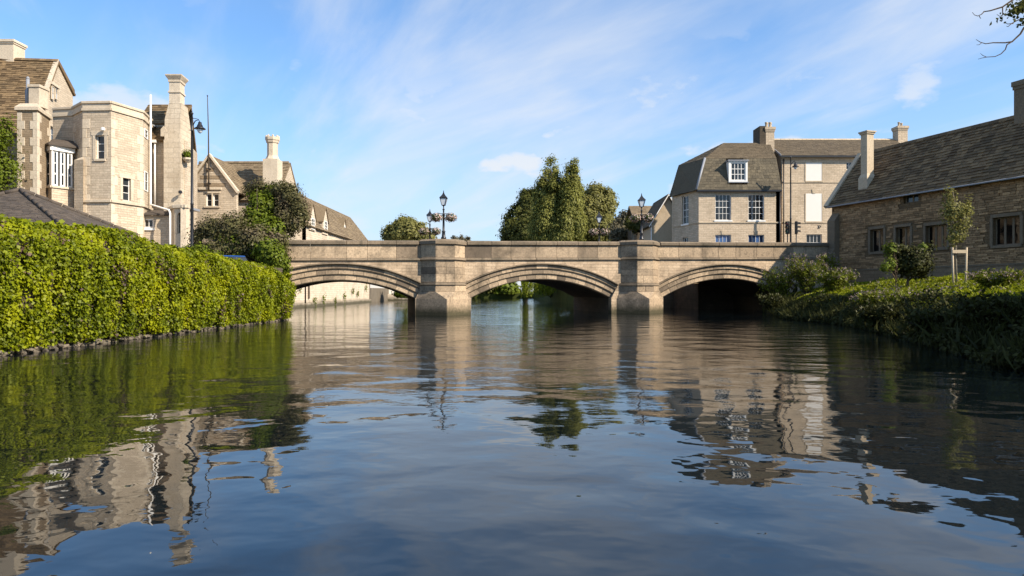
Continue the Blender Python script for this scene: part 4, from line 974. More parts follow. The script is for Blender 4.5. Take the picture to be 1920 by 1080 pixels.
# ================================================================== LEFT SIDE BUILDINGS
def pavilion():
    t = thing('slate_pavilion', 'low hut with grey slate pyramid roof behind the creeper wall', 'hut', (-18, 24.8, 2.0))
    x0, x1, y0, y1, ze = -21.0, -15.2, 22.9, 27.0, 3.72
    for a, b in (((x0, y0), (x1, y0)), ((x1, y0), (x1, y1)), ((x1, y1), (x0, y1)), ((x0, y1), (x0, y0))): wall(t, a, b, 2.0, ze, 'manor_ashlar', thick=.3)
    A = V(-18.0, 25.0, 5.22); e = .25
    c = [V(x0 - e, y0 - e, ze), V(x1 + e, y0 - e, ze), V(x1 + e, y1 + e, ze), V(x0 - e, y1 + e, ze)]
    for k in range(4): roof(t, c[k], c[(k + 1) % 4], A, A, 'grey_slate', (.26, .17), .06, lift=.014)
    for k in range(4):
        mb = MB(); n = 9
        for q in range(n):
            mb.cur = rnd.random(); p, r = c[k].lerp(A, q / n), c[k].lerp(A, (q + .97) / n); mb.tube([p + Z * .04, r + Z * .03], [.085, .075], 6)
        mb.build('hip_tiles', 'grey_slate', t, True)
    mb = MB(); mb.tube([q + Z * -.03 for q in (c[0], c[1], c[2], c[3], c[0])], .05, 6); mb.build('gutter', 'black_iron', t, True)
pavilion()

def manor():
    t = thing('manor_house', 'large pale stone manor with polygonal tower bay, white pipes and tall chimneys', 'house', (-30, 48, 2.0))
    zb = 2.0
    # ---- tower bay
    def P(x, Y): return V((x - CX) / F * Y, Y, 0)
    ring = [P(99, 46.6), P(137, 46.3), P(155, 45.0), P(208, 44.9), P(268, 47.3), P(284, 49.6)]
    zc, zt = W(0, 208, 45).z, W(0, 190, 45).z
    zband = W(0, 377, 45).z
    W1 = {2: [(180, 254, 196, 298, 1, 3, dict(sill='manor_plain', mid=False, fw=.04))], 3: [(230, 333, 245, 376, 1, 3, dict(sill='manor_plain', mid=False, fw=.04))], 4: []}
    for k in range(5):
        a, b = ring[k], ring[k + 1]; wins = list(W1.get(k, []))
        O, u = facade(t, (a.x, a.y), (b.x, b.y), zb, zc, 'manor_ashlar', wins, .4); L = (b - a).length
        e = .0 if k == 0 else .03
        boxpart(t, 'cornice', O, u, -e, L + .03, -.35, .09, zc + .002, zc + .16, 'manor_plain', 0, .5)
        boxpart(t, 'parapet', O, u, 0, L, -.35, .02, zc + .162, zt - .17, 'manor_plain', 0, .3)
        boxpart(t, 'parapet_coping', O, u, -e, L + .03, -.4, .1, zt - .168, zt, 'manor_plain', .02, .8)
        if k >= 2: boxpart(t, 'band_course', O, u, -e, L + .04, -.1, .12, zband - .1, zband + .08, 'manor_plain', .015, .9)
        if k >= 1:
            for ci in range(18):         # dressed corner stones, long and short
                z0 = zb + 2.2 + ci * .62
                if z0 + .6 > zc: break
                w = .5 if ci % 2 else .28
                if k < 5 and not any(abs(onwall(O, u, q[0], q[1])[0]) < w + .1 for q in wins):
                    boxpart(t, 'quoin', O, u, .0, w, -.05, .022, z0, z0 + .6, 'manor_plain', .006, rnd.random() * .6)
                if not any(abs(L - onwall(O, u, q[2], q[1])[0]) < .7 for q in wins): boxpart(t, 'quoin', O, u, L - (.78 - w), L, -.05, .022, z0, z0 + .6, 'manor_plain', .006, rnd.random() * .6)
        for w in wins:
            a0, z1 = onwall(O, u, w[0], w[1]); a1, z0 = onwall(O, u, w[2], w[3])
            for ax in (a0 - .2, a1 + .002): boxpart(t, 'window_jamb', O, u, ax, ax + .198, -.05, .03, z0, z1, 'manor_plain')
            boxpart(t, 'lintel', O, u, a0 - .3, a1 + .3, -.05, .04, z1 + .002, z1 + .28, 'manor_plain')
    # the lower storeys stand a little wider than the tower, with a sloped weathering
    q = [P(139, 44.95), P(156, 44.7), P(157, 45.6), P(139, 46.2)]; zl_ = W(0, 300, 44.9).z
    mb = MB(); mb.hexa([p + Z * zb for p in q], [p + Z * zl_ for p in q]); mb.build('lower_wall', 'manor_ashlar', t)
    mb = MB(); mb.hexa([p + Z * (zl_ + .002) for p in q], [p + Z * (zl_ + .25) for p in (P(152, 45.3), P(156, 45.0), P(157, 45.6), P(150, 46.2))]); mb.build('weathering', 'manor_plain', t)
    # narrow side windows on the receding facet
    O = ring[4]; u = (ring[5] - ring[4]).normalized()
    for x0, y0, x1, y1 in ((270, 240, 276, 262), (270, 320, 276, 360)):
        a0, z1 = onwall(O, u, x0, y0); a1, z0 = onwall(O, u, x1, y1); window(t, O, u, a0, a1, z0, z1, 1, 2, recess=-.06, fw=.06, mid=False)
    solid(t, 'tower_roof', [p + Z * (zc + .2) for p in ring] + [V(ring[5].x, 53, zc + .2), V(ring[0].x, 53, zc + .2)], V(0, 0, .1), 'lead_grey')
    # security lamp
    # ---- main range with stone-slate roof and end gable
    ap = W(107, 117, 50.5); fe = W(136.5, 172, 53); ne = W(61, 245, 46.6)
    g = [V(ne.x, ne.y, zb), V(fe.x, fe.y, zb), fe, ap, ne]
    gd = V(-1, -.1, 0)
    solid(t, 'gable', g, V(-.5, -.05, 0), 'manor_ashlar')
    Lr = 9.0
    roof(t, ne + gd * Lr + V(.1, -.25, -.4), ne + V(.12, -.25, -.4), ap + V(.12, 0, .12), ap + gd * Lr + V(.1, 0, .12), 'stone_slate', (.4, .2), .15, lift=.045)
    roof(t, fe + V(.12, .2, -.2), fe + gd * Lr + V(.1, .2, -.2), ap + gd * Lr + V(.1, 0, .12), ap + V(.12, 0, .12), 'stone_slate', (.9, .6), .15)
    solid(t, 'wall', [V(ne.x, ne.y, zb), V(ne.x, ne.y, ne.z - .05), ne + gd * Lr - Z * .05, V(ne.x + gd.x * Lr, ne.y + gd.y * Lr, zb)], V(.0, .5, 0), 'manor_dark')
    mb = MB()
    for k in range(22):
        mb.cur = rnd.random(); p = ap + gd * (k * .42) + V(.1, 0, .1); mb.prism([p + V(0, -.18, -.06), p + V(0, 0, .15), p + V(0, .18, -.06)], gd * .4)
    mb.build('ridge_tiles', 'stone_slate', t)
    d = V(ap.x - ne.x, ap.y - ne.y, 0).normalized()
    for e, sg in ((ne, 1), (fe, -1)):
        mb = MB(); mb.cur = .3; mb.prism([e + V(.13, -.05 * sg, -.05), ap + V(.13, 0, .08), ap + V(.13, 0, .22), e + V(.13, -.05 * sg, .14)], V(-.35, 0, 0)); mb.build('verge_coping', 'manor_plain' if sg > 0 else 'stone_slate', t)
    Og = V(ne.x, ne.y, 0); ug = V(fe.x - ne.x, fe.y - ne.y, 0).normalized()
    for x0, x1 in ((95, 99.5), (102, 106.5)):
        a0, z1 = onwall(Og, ug, x0, 160); a1, z0 = onwall(Og, ug, x1, 188); window(t, Og, ug, a0, a1, z0, z1, 1, 2, frame='manor_plain', glass='pale_glass', recess=-.09, fw=.05, mid=False)
    a0, z1 = onwall(Og, ug, 93, 157); a1, _ = onwall(Og, ug, 109, 157); boxpart(t, 'window_hood', Og, ug, a0, a1, -.05, .16, z1, z1 + .2, 'manor_plain')
    # lower window beside the tower
    a0, z1 = onwall(Og, ug, 87, 235); a1, z0 = onwall(Og, ug, 100, 268); window(t, Og, ug, a0, a1, z0, z1, 2, 2, recess=-.09, fw=.06, mid=False); boxpart(t, 'window_hood', Og, ug, a0 - .15, a1 + .2, -.05, .25, z1 + .002, z1 + .2, 'manor_plain')
    # ridge stack at the left edge
    chimney(t, V(0, 50.0, 0), X1, W(-30, 0, 50).x, W(25, 0, 50).x, 1.2, 17.0, W(0, 74, 50).z, 'manor_plain', .12, .3)
    # ---- quoined chimney breast
    Y0 = 43.2; O = V(W(33, 0, Y0).x, Y0, 0); L = W(70, 0, Y0).x - W(33, 0, Y0).x; zk = W(0, 207, Y0).z; dep = 2.4
    n2 = SIDE; s2 = V(O.x + L, O.y, 0)
    mb = MB(); mb.hexa([q + Z * zb for q in (O, O + X1 * L, O + X1 * L + n2 * dep, O + n2 * dep)], [q + Z * zk for q in (O, O + X1 * L, O + X1 * L + n2 * dep, O + n2 * dep)]); mb.build('chimney_breast', 'manor_dark', t)
    z = 6.0; k = 0
    while z < zk - .2:
        h = .52; w = .46 if k % 2 else .28
        for a0, a1 in ((0, w), (L - w, L)): boxpart(t, 'quoin', O, X1, a0 - (.02 if a0 == 0 else 0), a1 + (.02 if a0 else 0), -.2, .025, z, min(z + h, zk - .002), 'manor_plain', .008, rnd.random() * .5)
        w2 = .7 if k % 2 == 0 else .35
        Os = s2; us = n2; boxpart(t, 'quoin', Os, us, .03, w2, -.2, .022, z, min(z + h, zk - .002), 'manor_plain', .008, rnd.random() * .5)
        boxpart(t, 'quoin', Os, us, dep - .9 + w2, dep, -.2, .022, z, min(z + h, zk - .002), 'manor_plain', .008, rnd.random() * .5)
        z += h + .006; k += 1
    q = [O + X1 * -.12 + V(0, -.12, 0), O + X1 * (L + .12) + V(0, -.12, 0), O + X1 * (L + .12) + n2 * (dep + .1), O - X1 * .12 + n2 * (dep + .1)]
    q2 = [O + X1 * .1 + V(0, .1, 0), O + X1 * (L - .1) + V(0, .1, 0), O + X1 * (L - .1) + n2 * (dep - .1), O + X1 * .1 + n2 * (dep - .1)]
    zk2 = W(0, 193, Y0).z
    mb = MB(); mb.cur = .7; mb.hexa([p + Z * (zk + .002) for p in q], [p + Z * (zk + .2) for p in q]); mb.hexa([p + Z * (zk + .202) for p in q], [p + Z * zk2 for p in q2]); mb.build('stack_cap', 'manor_plain', t)
    xs0, xs1 = W(56, 0, 43.8).x, W(75, 0, 43.8).x
    mb = MB(); mb.cur = .5; mb.wbox(V(0, 43.7, 0), X1, xs0, xs1, -.9, 0, zk2 - .05, W(0, 164, 43.8).z); mb.wbox(V(0, 43.7, 0), X1, xs0 - .06, xs1 + .06, -.96, .06, W(0, 164, 43.8).z + .002, W(0, 159, 43.8).z); mb.build('chimney', 'manor_plain', t)
    x = W(48, 0, 43.8).x; mb = MB(); z1 = W(0, 146, 43.8).z; mb.tube([V(x, 44.0, zk2 - .06), V(x, 44.0, z1)], .1, 10); mb.lathe(V(x, 44.0, z1), [(.1, 0), (.13, .02), (.05, .14), (.0, .16)], 10)
    for dx in (-.14, .14): mb.tube([V(x + dx, 44.05, zk2 - .06), V(x + dx, 44.05, W(0, 168, 44).z)], .06, 8)
    mb.build('flue', 'lead_grey', t, True)
    # ---- white bay window between the breast and the tower
    Yb = 44.6; pts = [P(84, 45.1), P(97, 44.5), P(138, 45.6)]
    zb0, zb1 = W(0, 352, Yb).z, W(0, 282, Yb).z
    for k, (ncol) in enumerate((1, 3)):
        a, b = pts[k], pts[k + 1]; u = (b - a).normalized(); L = (b - a).length
        wall(t, (a.x, a.y), (b.x, b.y), zb, zb0, 'manor_ashlar', thick=.3)
        boxpart(t, 'bay_sill', a, u, -.02, L + .03, -.2, .1, zb0 + .002, zb0 + .14, 'manor_plain')
        for ci in range(ncol):
            w0, w1 = L * ci / ncol + .06, L * (ci + 1) / ncol - .06
            window(t, a, u, w0, w1, zb0 + .142, zb1, 1, 3, recess=.02, fw=.10, bw=.05, glass='window_glass')
        boxpart(t, 'bay_post', a, u, -.02, .058, -.3, .04, zb0 + .142, zb1, 'white_paint'); boxpart(t, 'bay_frieze', a, u, -.05, L + .05, -.3, .1, zb1 + .002, zb1 + .3, 'white_paint')
    zl = zb1 + .3
    mb = MB(); a, b, c = [p + Z * zl for p in pts]; mb.prism([a + V(-.1, -.25, 0), b + V(0, -.3, 0), c + V(.35, -.25, 0), c + V(.4, 1.4, .02), a + V(-.1, 1.6, .02)], V(0, 0, .1)); mb.build('bay_roof', 'grey_slate', t)
    mb = MB(); mb.hexa([a + V(-.1, -.25, .102), b + V(0, -.3, .102), c + V(.35, -.25, .102), c + V(.3, 1.0, .102)], [a + V(-.1, .9, .75), a + V(.0, .9, .75), c + V(-.4, .9, .75), c + V(-.2, 1.0, .75)]); mb.build('bay_roof_slope', 'grey_slate', t)
    # ---- rear wing with tall gable stack
    Yw = 49.8; O = V(W(282, 0, Yw).x, Yw, 0); L = W(347, 0, Yw).x - O.x; zw = W(0, 262, Yw).z
    wall(t, (O.x, O.y), (O.x + L, O.y), zb, zw, 'manor_ashlar', thick=.4)
    wall(t, (O.x + L, O.y), (O.x + L - 1.4, O.y + 5), zb, zw, 'manor_ashlar', thick=.4)
    xr0, xr1 = W(255, 0, 52).x, W(322, 0, 52).x; zr = W(0, 196, 52.6).z; zm = W(0, 232, 50.8).z
    roof(t, V(O.x - 1.6, 50.7, zm), V(O.x + 1.7, 50.7, zm), V(O.x + 1.7, 52.6, zr), V(O.x - 1.6, 52.6, zr), 'stone_slate', (.4, .25), .15, lift=.04)
    roof(t, V(O.x, 49.5, zw - .1), V(O.x + 1.7, 49.5, zw - .1), V(O.x + 1.7, 50.6, zm - .25), V(O.x, 50.6, zm - .25), 'stone_slate', (.4, .25), .15, lift=.04)
    solid(t, 'wall', [V(O.x - 1.6, 50.8, zw), V(O.x + 1.7, 50.8, zw), V(O.x + 1.7, 50.8, zm - .1), V(O.x - 1.6, 50.8, zm - .1)], V(0, .3, 0), 'manor_ashlar')
    roof(t, V(O.x + 1.0, 55, zw), V(O.x - 1.6, 55, zw), V(O.x - 1.6, 52.6, zr), V(O.x + 1.69, 52.6, zr), 'stone_slate', (.9, .6), .15)
    a0, a1 = W(313.5, 0, Yw).x - O.x, W(346, 0, Yw).x - O.x
    # stepped chimney breast: wide below, shouldered, then the moulded stack
    def zz(y): return W(0, y, Yw - .6).z
    mb = MB(); mb.cur = .3
    nrm = V(0, -1, 0)
    def ringq(x0, x1, d0, d1, z): return [V(O.x + x0, O.y - d0, z), V(O.x + x1, O.y - d0, z), V(O.x + x1 - .15, O.y + d1, z), V(O.x + x0 - .15, O.y + d1, z)]
    x316, x341 = W(317, 0, Yw - .4).x - O.x, W(337.5, 0, Yw - .4).x - O.x
    mb.hexa(ringq(a0 + .05, a1, .6, 1.6, zb), ringq(a0 + .05, a1, .6, 1.6, zz(262))); mb.hexa(ringq(a0 + .1, a1, .6, 1.6, zz(262) + .002), ringq(a0 + .05, a1 - .1, .45, 1.4, zz(222))); mb.hexa(ringq(a0 + .05, a1 - .1, .45, 1.4, zz(222) + .002), ringq(x316 - .02, x341 + .12, .4, .8, zz(192)))
    mb.build('chimney_breast', 'manor_block', t)
    mb = MB(); mb.cur = .1; mb.hexa(ringq(x316, x341, .4, .6, zz(192) + .003), ringq(x316, x341, .4, .6, zz(152))); mb.hexa(ringq(x316 - .06, x341 + .06, .46, .66, zz(172)), ringq(x316 - .06, x341 + .06, .46, .66, zz(169)))
    st = mb.build('chimney', 'manor_plain', t)
    mb = MB(); mb.hexa(ringq(x316 - .05, x341 + .05, .45, .65, zz(152) + .002), ringq(x316 - .05, x341 + .05, .45, .65, zz(148))); mb.hexa(ringq(x316 - .05, x341 + .05, .45, .65, zz(148) + .002), ringq(x316 - .2, x341 + .2, .6, .8, zz(141))); mb.hexa(ringq(x316 - .2, x341 + .2, .6, .8, zz(141) + .002), ringq(x316 - .2, x341 + .2, .6, .8, zz(138.5))); mb.build('chimney_cap', 'manor_plain', st)
    # small gabled kneeler against the stack
    mb = MB(); mb.prism([V(O.x + a0 - .2 + dx, O.y - .55, zz(y)) for dx, y in ((0, 255), (.4, 255), (.4, 242), (.2, 236), (0, 242))], V(0, .5, 0)); mb.build('kneeler', 'manor_plain', t)
    # ---- porch bay with arched window
    Yp = 46.8; Q = [P(316, 48.6), P(327, 47.0), P(349, 46.8), P(358, 48.4)]; zp = W(0, 390, Yp).z
    for k in range(3):
        a, b = Q[k], Q[k + 1]; u = (b - a).normalized(); L2 = (b - a).length; wins = []
        hs = []
        if k == 1:
            a0, z1 = onwall(a, u, 332, 398); a1, z0 = onwall(a, u, 345, 438); hs = [(a0, a1, z0, z1)]
        wall(t, (a.x, a.y), (b.x, b.y), zb, zp, 'manor_plain', hs, .35, 'porch_wall')
        if k == 1:
            window(t, a, u, *hs[0], 1, 2, frame='manor_plain', recess=.12, fw=.05, mid=False)
            for sg in (0, 1):      # arched head
                c0 = hs[0][0] if sg == 0 else hs[0][1]; w = (hs[0][1] - hs[0][0]) / 2; s_ = 1 if sg == 0 else -1
                pp = [(c0, hs[0][3])] + [(c0 + s_ * w * (1 - math.cos(q * math.pi / 10)), hs[0][3] - w + w * math.sin(q * math.pi / 10)) for q in range(6)]
                mb = MB(); mb.prism([a + u * x_ + Z * z_ + V(0, .1, 0) for x_, z_ in pp], V(0, -.098, 0)); mb.build('arch_head', 'manor_plain', t)
        boxpart(t, 'porch_cornice', a, u, -.05, L2 + .05, -.3, .14, zp + .002, zp + .22, 'manor_plain', .02)
    solid(t, 'porch_roof', [p + Z * (zp + .1) for p in Q] + [V(Q[3].x, 49.8, zp + .1), V(Q[0].x, 49.8, zp + .1)], V(0, 0, .15), 'lead_grey')
    # ---- low link block with small white window
    Yk = 47.6; a, b = P(262, Yk), P(318, Yk + .2); zk = W(0, 404, Yk).z
    facade(t, (a.x, a.y), (b.x, b.y), zb, zk, 'manor_ashlar', [(267, 409, 288, 428, 2, 1, dict(mid=False, sill='white_paint', fw=.12))], .3)
    solid(t, 'link_roof', [V(a.x - .1, a.y - .2, zk), V(b.x, b.y - .2, zk), V(b.x, b.y + 1.9, zk + .45), V(a.x - .1, a.y + 1.6, zk + .45)], V(0, 0, .12), 'grey_slate')
    # ---- pipes
    def pipe(pts, r, name='rain_pipe'): mb = MB(); mb.tube(pts, r, 8); mb.build(name, 'white_paint', t, True)
    xp = W(282.5, 0, 48.6).x; pipe([V(xp, 48.6, W(0, 178, 48.6).z), V(xp, 48.6, W(0, 378, 48.6).z), V(xp + .15, 48.3, W(0, 384, 48.4).z), V(W(317, 0, 46.8).x, 46.8, W(0, 394, 46.8).z), V(W(319, 0, 46.7).x, 46.7, W(0, 400, 46.7).z), V(W(319, 0, 46.7).x, 46.7, zb)], .065, 'soil_pipe')
    xp = W(289, 0, 49.5).x; pipe([V(xp, 49.6, W(0, 268, 49.6).z), V(xp, 49.6, W(0, 385, 49.6).z)], .06)
    mb = MB(); mb.wbox(V(xp, 49.6, 0), X1, -.16, .16, -.1, .2, W(0, 268, 49.6).z, W(0, 263, 49.6).z); mb.build('hopper_head', 'white_paint', t)
    xp = W(263, 0, 47.4).x; pipe([V(xp, 47.4, W(0, 405, 47.4).z), V(xp, 47.4, zb)], .05)
    # bracket floodlights
    for x, y, Y in ((193, 242, 44.7), (338, 360, 48.9)):
        p = W(x, y, Y); mb = MB(); mb.tube([p + V(0, .3, 0), p], .03, 6); mb.lathe(p + V(0, 0, -.12), [(.05, 0), (.13, .04), (.13, .2), (.04, .24)], 8); mb.build('floodlight', 'white_paint' if x < 200 else 'black_iron', t)
    return t
manor()

def gabled_house():
    t = thing('gabled_house', 'pale stone house with steep front gable and octagonal chimney behind the shrubs', 'house', V(*wpx(430, 59), 2.0))
    zb = 2.0; Yg = 56.0
    xl, xr, xa = W(346, 0, Yg).x, W(443, 0, Yg).x, W(394, 0, Yg).x; ze = W(0, 358, Yg).z; zp = W(0, 293, Yg).z
    O, u = facade(t, (xl, Yg), (xr, Yg), zb, ze, 'manor_ashlar', [(386, 363, 397, 387, 1, 2, dict(mid=False)), (399, 363, 410, 387, 1, 2, dict(mid=False))], .4)
    solid(t, 'gable', [V(xl, Yg, ze + .003), V(xr, Yg, ze + .003), V(xa, Yg, zp)], V(0, .4, 0), 'manor_ashlar')
    for k in range(4):       # bands of dressed stone let into the gable
        z0 = ze + .35 + k * .62; w = (xr - xl) / 2 * (1 - (z0 + .3 - ze) / (zp - ze)) - .35
        if w > .15: boxpart(t, 'stone_band', V(xa, Yg, 0), X1, -w, w, -.05, .02, z0, z0 + .3, 'manor_dark', .01)
    a0, z1 = onwall(O, u, 373, 354); a1, _ = onwall(O, u, 416, 354); boxpart(t, 'hood_mould', O, u, a0, a1, -.05, .14, z1 - .1, z1 + .1, 'manor_plain', .02)
    a0, z1 = onwall(O, u, 383, 361); a1, z0 = onwall(O, u, 413, 389)
    boxpart(t, 'window_lintel', O, u, a0, a1, -.05, .04, z1 - .05, z1 + .12, 'manor_plain'); boxpart(t, 'window_sill', O, u, a0, a1, -.05, .1, z0 - .02, z0 + .1, 'manor_plain')
    am = onwall(O, u, 398, 370)[0]; boxpart(t, 'mullion', O, u, am - .045, am + .045, -.2, .03, z0 + .102, z1 - .052, 'manor_plain')
    Ym, Yr = 58.0, 61.5; zr = W(0, 305, Yr).z; xL, xR = W(338, 0, Ym).x, W(520, 0, Ym).x; zem = W(0, 376, Ym).z
    for s, xe in ((-1, xl), (1, xr)):
        e0 = V(xe + s * .12, Yg - .1, ze - .12); r0 = V(xa, Yg - .1, zp + .1); e1 = V(xe + s * .12, 60.5, ze - .12); r1 = V(xa, 60.8, zp + .1)
        roof(t, *( (e1, e0, r0, r1) if s < 0 else (e0, e1, r1, r0)), 'pale_slate', (.4, .25), .12, lift=.03)
        mb = MB(); mb.cur = .2; mb.prism([e0 + V(0, -.12, -.1), r0 + V(0, -.12, -.12), r0 + V(0, -.12, .12), e0 + V(s * .1, -.12, .1)], V(0, .4, 0)); mb.build('verge_coping', 'manor_plain', t)
    roof(t, V(xL, Ym - .3, zem), V(xR, Ym - .3, zem), V(xR, Yr, zr), V(xL, Yr, zr), 'pale_slate', (.4, .25), .15, lift=.04)
    roof(t, V(xR, 65, zem), V(xL, 65, zem), V(xL, Yr, zr), V(xR, Yr, zr), 'pale_slate', (.9, .6), .15)
    wall(t, (xL, Ym), (xR, Ym), zb, zem + .05, 'manor_ashlar'); solid(t, 'gable', [V(xR - .05, Ym, zb), V(xR - .05, 65, zb), V(xR - .05, 65, zem), V(xR - .05, Yr, zr - .1), V(xR - .05, Ym, zem)], V(-.4, 0, 0), 'manor_ashlar')
    mb = MB()
    for k in range(int((xR - xL) / .45)): mb.cur = rnd.random(); x = xL + k * .45; mb.prism([V(x, Yr - .18, zr - .04), V(x, Yr, zr + .14), V(x, Yr + .18, zr - .04)], V(.43, 0, 0))
    mb.build('ridge_tiles', 'pale_slate', t)
    # octagonal stack on a square base at the right end
    Yc = 58.6; xc = W(511, 0, Yc).x
    def zy(y): return W(0, y, Yc).z
    mb = MB(); mb.cur = .3; mb.box(xc - .62, xc + .62, Yc - .6, Yc + .7, zy(375), zy(300)); c = mb.build('chimney_base', 'manor_plain', t)
    mb = MB(); mb.lathe(V(xc, Yc, 0), [(.62, zy(300) + .01), (.52, zy(296)), (.44, zy(292)), (.44, zy(270)), (.52, zy(268)), (.54, zy(265)), (.60, zy(263)), (.60, zy(258)), (.4, zy(258))], 8, R(22.5)); mb.build('chimney', 'manor_plain', c)
    for k in range(8):
        an = R(22.5 + 45 * k); mb = MB(); mb.lathe(V(xc + .5 * math.cos(an), Yc + .5 * math.sin(an), zy(258)), [(.09, 0), (.09, .12), (.03, .18)], 6); mb.build('crenel', 'manor_plain', c)
    # lean-to with tiled roof at the foot
    xq0, xq1 = W(448, 0, 56.6).x, W(476, 0, 56.6).x; z0 = W(0, 426, 56.6).z
    boxpart(t, 'lean_to', V(xq0, 56.6, 0), X1, 0, xq1 - xq0, -1.4, 0, zb, z0, 'manor_ashlar'); roof(t, V(xq0 - .2, 56.4, z0), V(xq1 + .2, 56.4, z0), V(xq1 + .2, 57.95, z0 + 1.0), V(xq0 - .2, 57.95, z0 + 1.0), 'pale_slate', (.4, .25), .1)
    # flagpole stands on the gable front
    fp = thing('flagpole', 'thin dark flagpole rising from the gable peak', 'flagpole', V(xa - .02, Yg - .16, W(0, 356, Yg).z))
    mb = MB(); x, y = xa - .02, Yg - .22; zs = [W(0, q, y).z for q in (356, 320, 250, 181)]
    mb.tube([V(x, y, zs[0]), V(x, y, zs[1]), V(x - .02, y, zs[2]), V(x - .1, y, zs[3])], [.07, .065, .05, .03], 8); mb.build('pole', 'bark', fp, True)
    mb = MB(); mb.lathe(V(x - .1, y, zs[3]), [(.03, 0), (.06, .04), (.05, .1), (0, .14)], 8); mb.build('finial', 'black_iron', fp, True)
    for q in (318, 345): mb = MB(); mb.wbox(V(x, Yg, 0), X1, -.1, .1, 0, .29, W(0, q, Yg).z, W(0, q, Yg).z + .07); mb.build('bracket', 'black_iron', fp)
gabled_house()

def riverside_range():
    t = thing('riverside_range', 'long pale stone range with dormers standing in the river beyond the bridge', 'building', (-22.5, 76, 0))
    x0, y0, y1, ze, zr, xr = -19.75, 65.02, 95.0, 8.1, 11.85, -22.6
    O = V(x0, y0, 0); u = V(0, 1, 0)
    def wy(x): return x0 / ((x - CX) / F)
    wins = []
    wall(t, (x0, y0), (x0, y1), -1.1, ze, 'range_wall', [], .5)
    wall(t, (x0 - 5.7, y0), (x0, y0), -1.1, ze, 'range_wall'); wall(t, (x0, y1), (x0 - 5.7, y1), -1.1, ze, 'range_wall')
    boxpart(t, 'plinth', O, u, 0, y1 - y0, -.1, .18, -1.1, .38, 'range_wall')
    for yy in (y0, y1 - .4): solid(t, 'gable', [V(x0 - .05, yy + .003, ze), V(x0 - 5.6, yy + .003, ze), V(xr - .2, yy + .003, zr - .1)], V(0, .39, 0), 'range_wall')
    roof(t, V(x0 + .3, y0 - .2, ze - .3), V(x0 + .3, y1 + .2, ze - .3), V(xr, y1 + .2, zr), V(xr, y0 - .2, zr), 'pale_slate', (.6, .3), .15, lift=.04)
    roof(t, V(x0 - 6, y1 + .2, ze - .3), V(x0 - 6, y0 - .2, ze - .3), V(xr, y0 - .2, zr), V(xr, y1 + .2, zr), 'pale_slate', (1, .7), .15)
    # gabled wall dormers
    for px, top, bot, big in ((584, 383, 448, 1), (608, 390, 446, 1), (624, 396, 421, 0), (661, 411, 434, 0)):
        yc = wy(px); w = 1.0 if big else .6; za = W(0, top, yc).z; 
        if big: zs, xb = za - 1.5, x0 + .12
        else: zs, xb = za - .9, x0 - 1.0
        zlo = ze - .6 if big else zs - 1.0
        d = MB(); d.cur = .2; d.prism([V(xb, yc - w, zlo), V(xb, yc + w, zlo), V(xb, yc + w, zs), V(xb, yc, za), V(xb, yc - w, zs)], V(-.35, 0, 0)); do = d.build('dormer', 'range_wall', t)
        back = 3.0
        for sg in (-1, 1):
            e, r = V(xb + .1, yc + sg * (w + .12), zs - .12), V(xb + .1, yc, za + .08)
            mb = MB(); mb.prism([e, r, r + V(-back, 0, 0), e + V(-back, 0, 0)], V(0, sg * .03, .1)); mb.build('dormer_roof', 'pale_slate', do)
            mb = MB(); mb.box(xb - 2.2, xb - .36, min(yc + sg * w, yc + sg * (w - .2)), max(yc + sg * w, yc + sg * (w - .2)), zlo, zs - .02); mb.build('dormer_cheek', 'range_wall', do)
        window(t, V(xb, 0, 0), u, yc - w * .55, yc + w * .55, zs - (1.0 if big else .75), zs + .1, 2, 3, recess=-.08, fw=.07, bw=.05, mid=False)
    solid(t, 'garden_wall', [V(x0, 53.8, -1.1), V(x0, y0 - .01, -1.1), V(x0, y0 - .01, 4.2), V(x0, 53.8, 4.2)], V(-.5, 0, 0), 'range_wall')
    # drain outlet on the river face
    yy = 66.2; mb = MB(); mb.wbox(V(x0, 0, 0), u, yy - .18, yy + .18, -.1, .1, .8, 2.1); mb.build('outfall_niche', 'dark_wall', t)
    for k in range(9):
        yy = 60 + 3.9 * k + rnd.uniform(-1, 1); zz0 = rnd.uniform(.1, 2.2) ** 1.3 * .6
        C = np.array([x0 + .2, yy, zz0 + .35]) + nr.normal(size=(60, 3)) * np.array([.06, .22, .25]); leaf_mesh('wall_weed', C, nr.normal(size=(60, 3)) + np.array([1, 0, .3]), np.full(60, .16), 'climber_leaf', t, kind='stuff')
riverside_range()

# ================================================================== TREES BEYOND THE BRIDGE
def E(x, y, Y, rx, ry, rd=None):   # ellipsoid from picture size at a distance
    k = Y / F; p = W(x, y, Y); return ((p.x, p.y, p.z), (rx * k, (rd if rd else rx) * k, ry * k))
tree('poplar_tree', 'tall upright poplar with double pointed top beyond the bridge', 'tree', (W(1030, 0, 112).x, 112, 3.3),
     [E(1029, 350, 112, 8, 58), E(1040, 345, 112, 7, 54), E(1018, 368, 111.5, 8, 48), E(1009, 385, 112, 8, 42), E(1035, 390, 110.5, 13, 62), E(1022, 420, 110, 16, 48), E(1048, 385, 112, 8, 60), E(1010, 430, 111, 18, 34), E(1040, 435, 110, 20, 34), E(1052, 442, 109, 22, 24), E(1054, 400, 111, 12, 52), E(1053, 372, 111.5, 8, 40)], 960, 50, .32, .36, 'poplar_leaf', .5, 'poplars beyond the bridge', .25, droop=(0, 0, 1), aspect=.55)
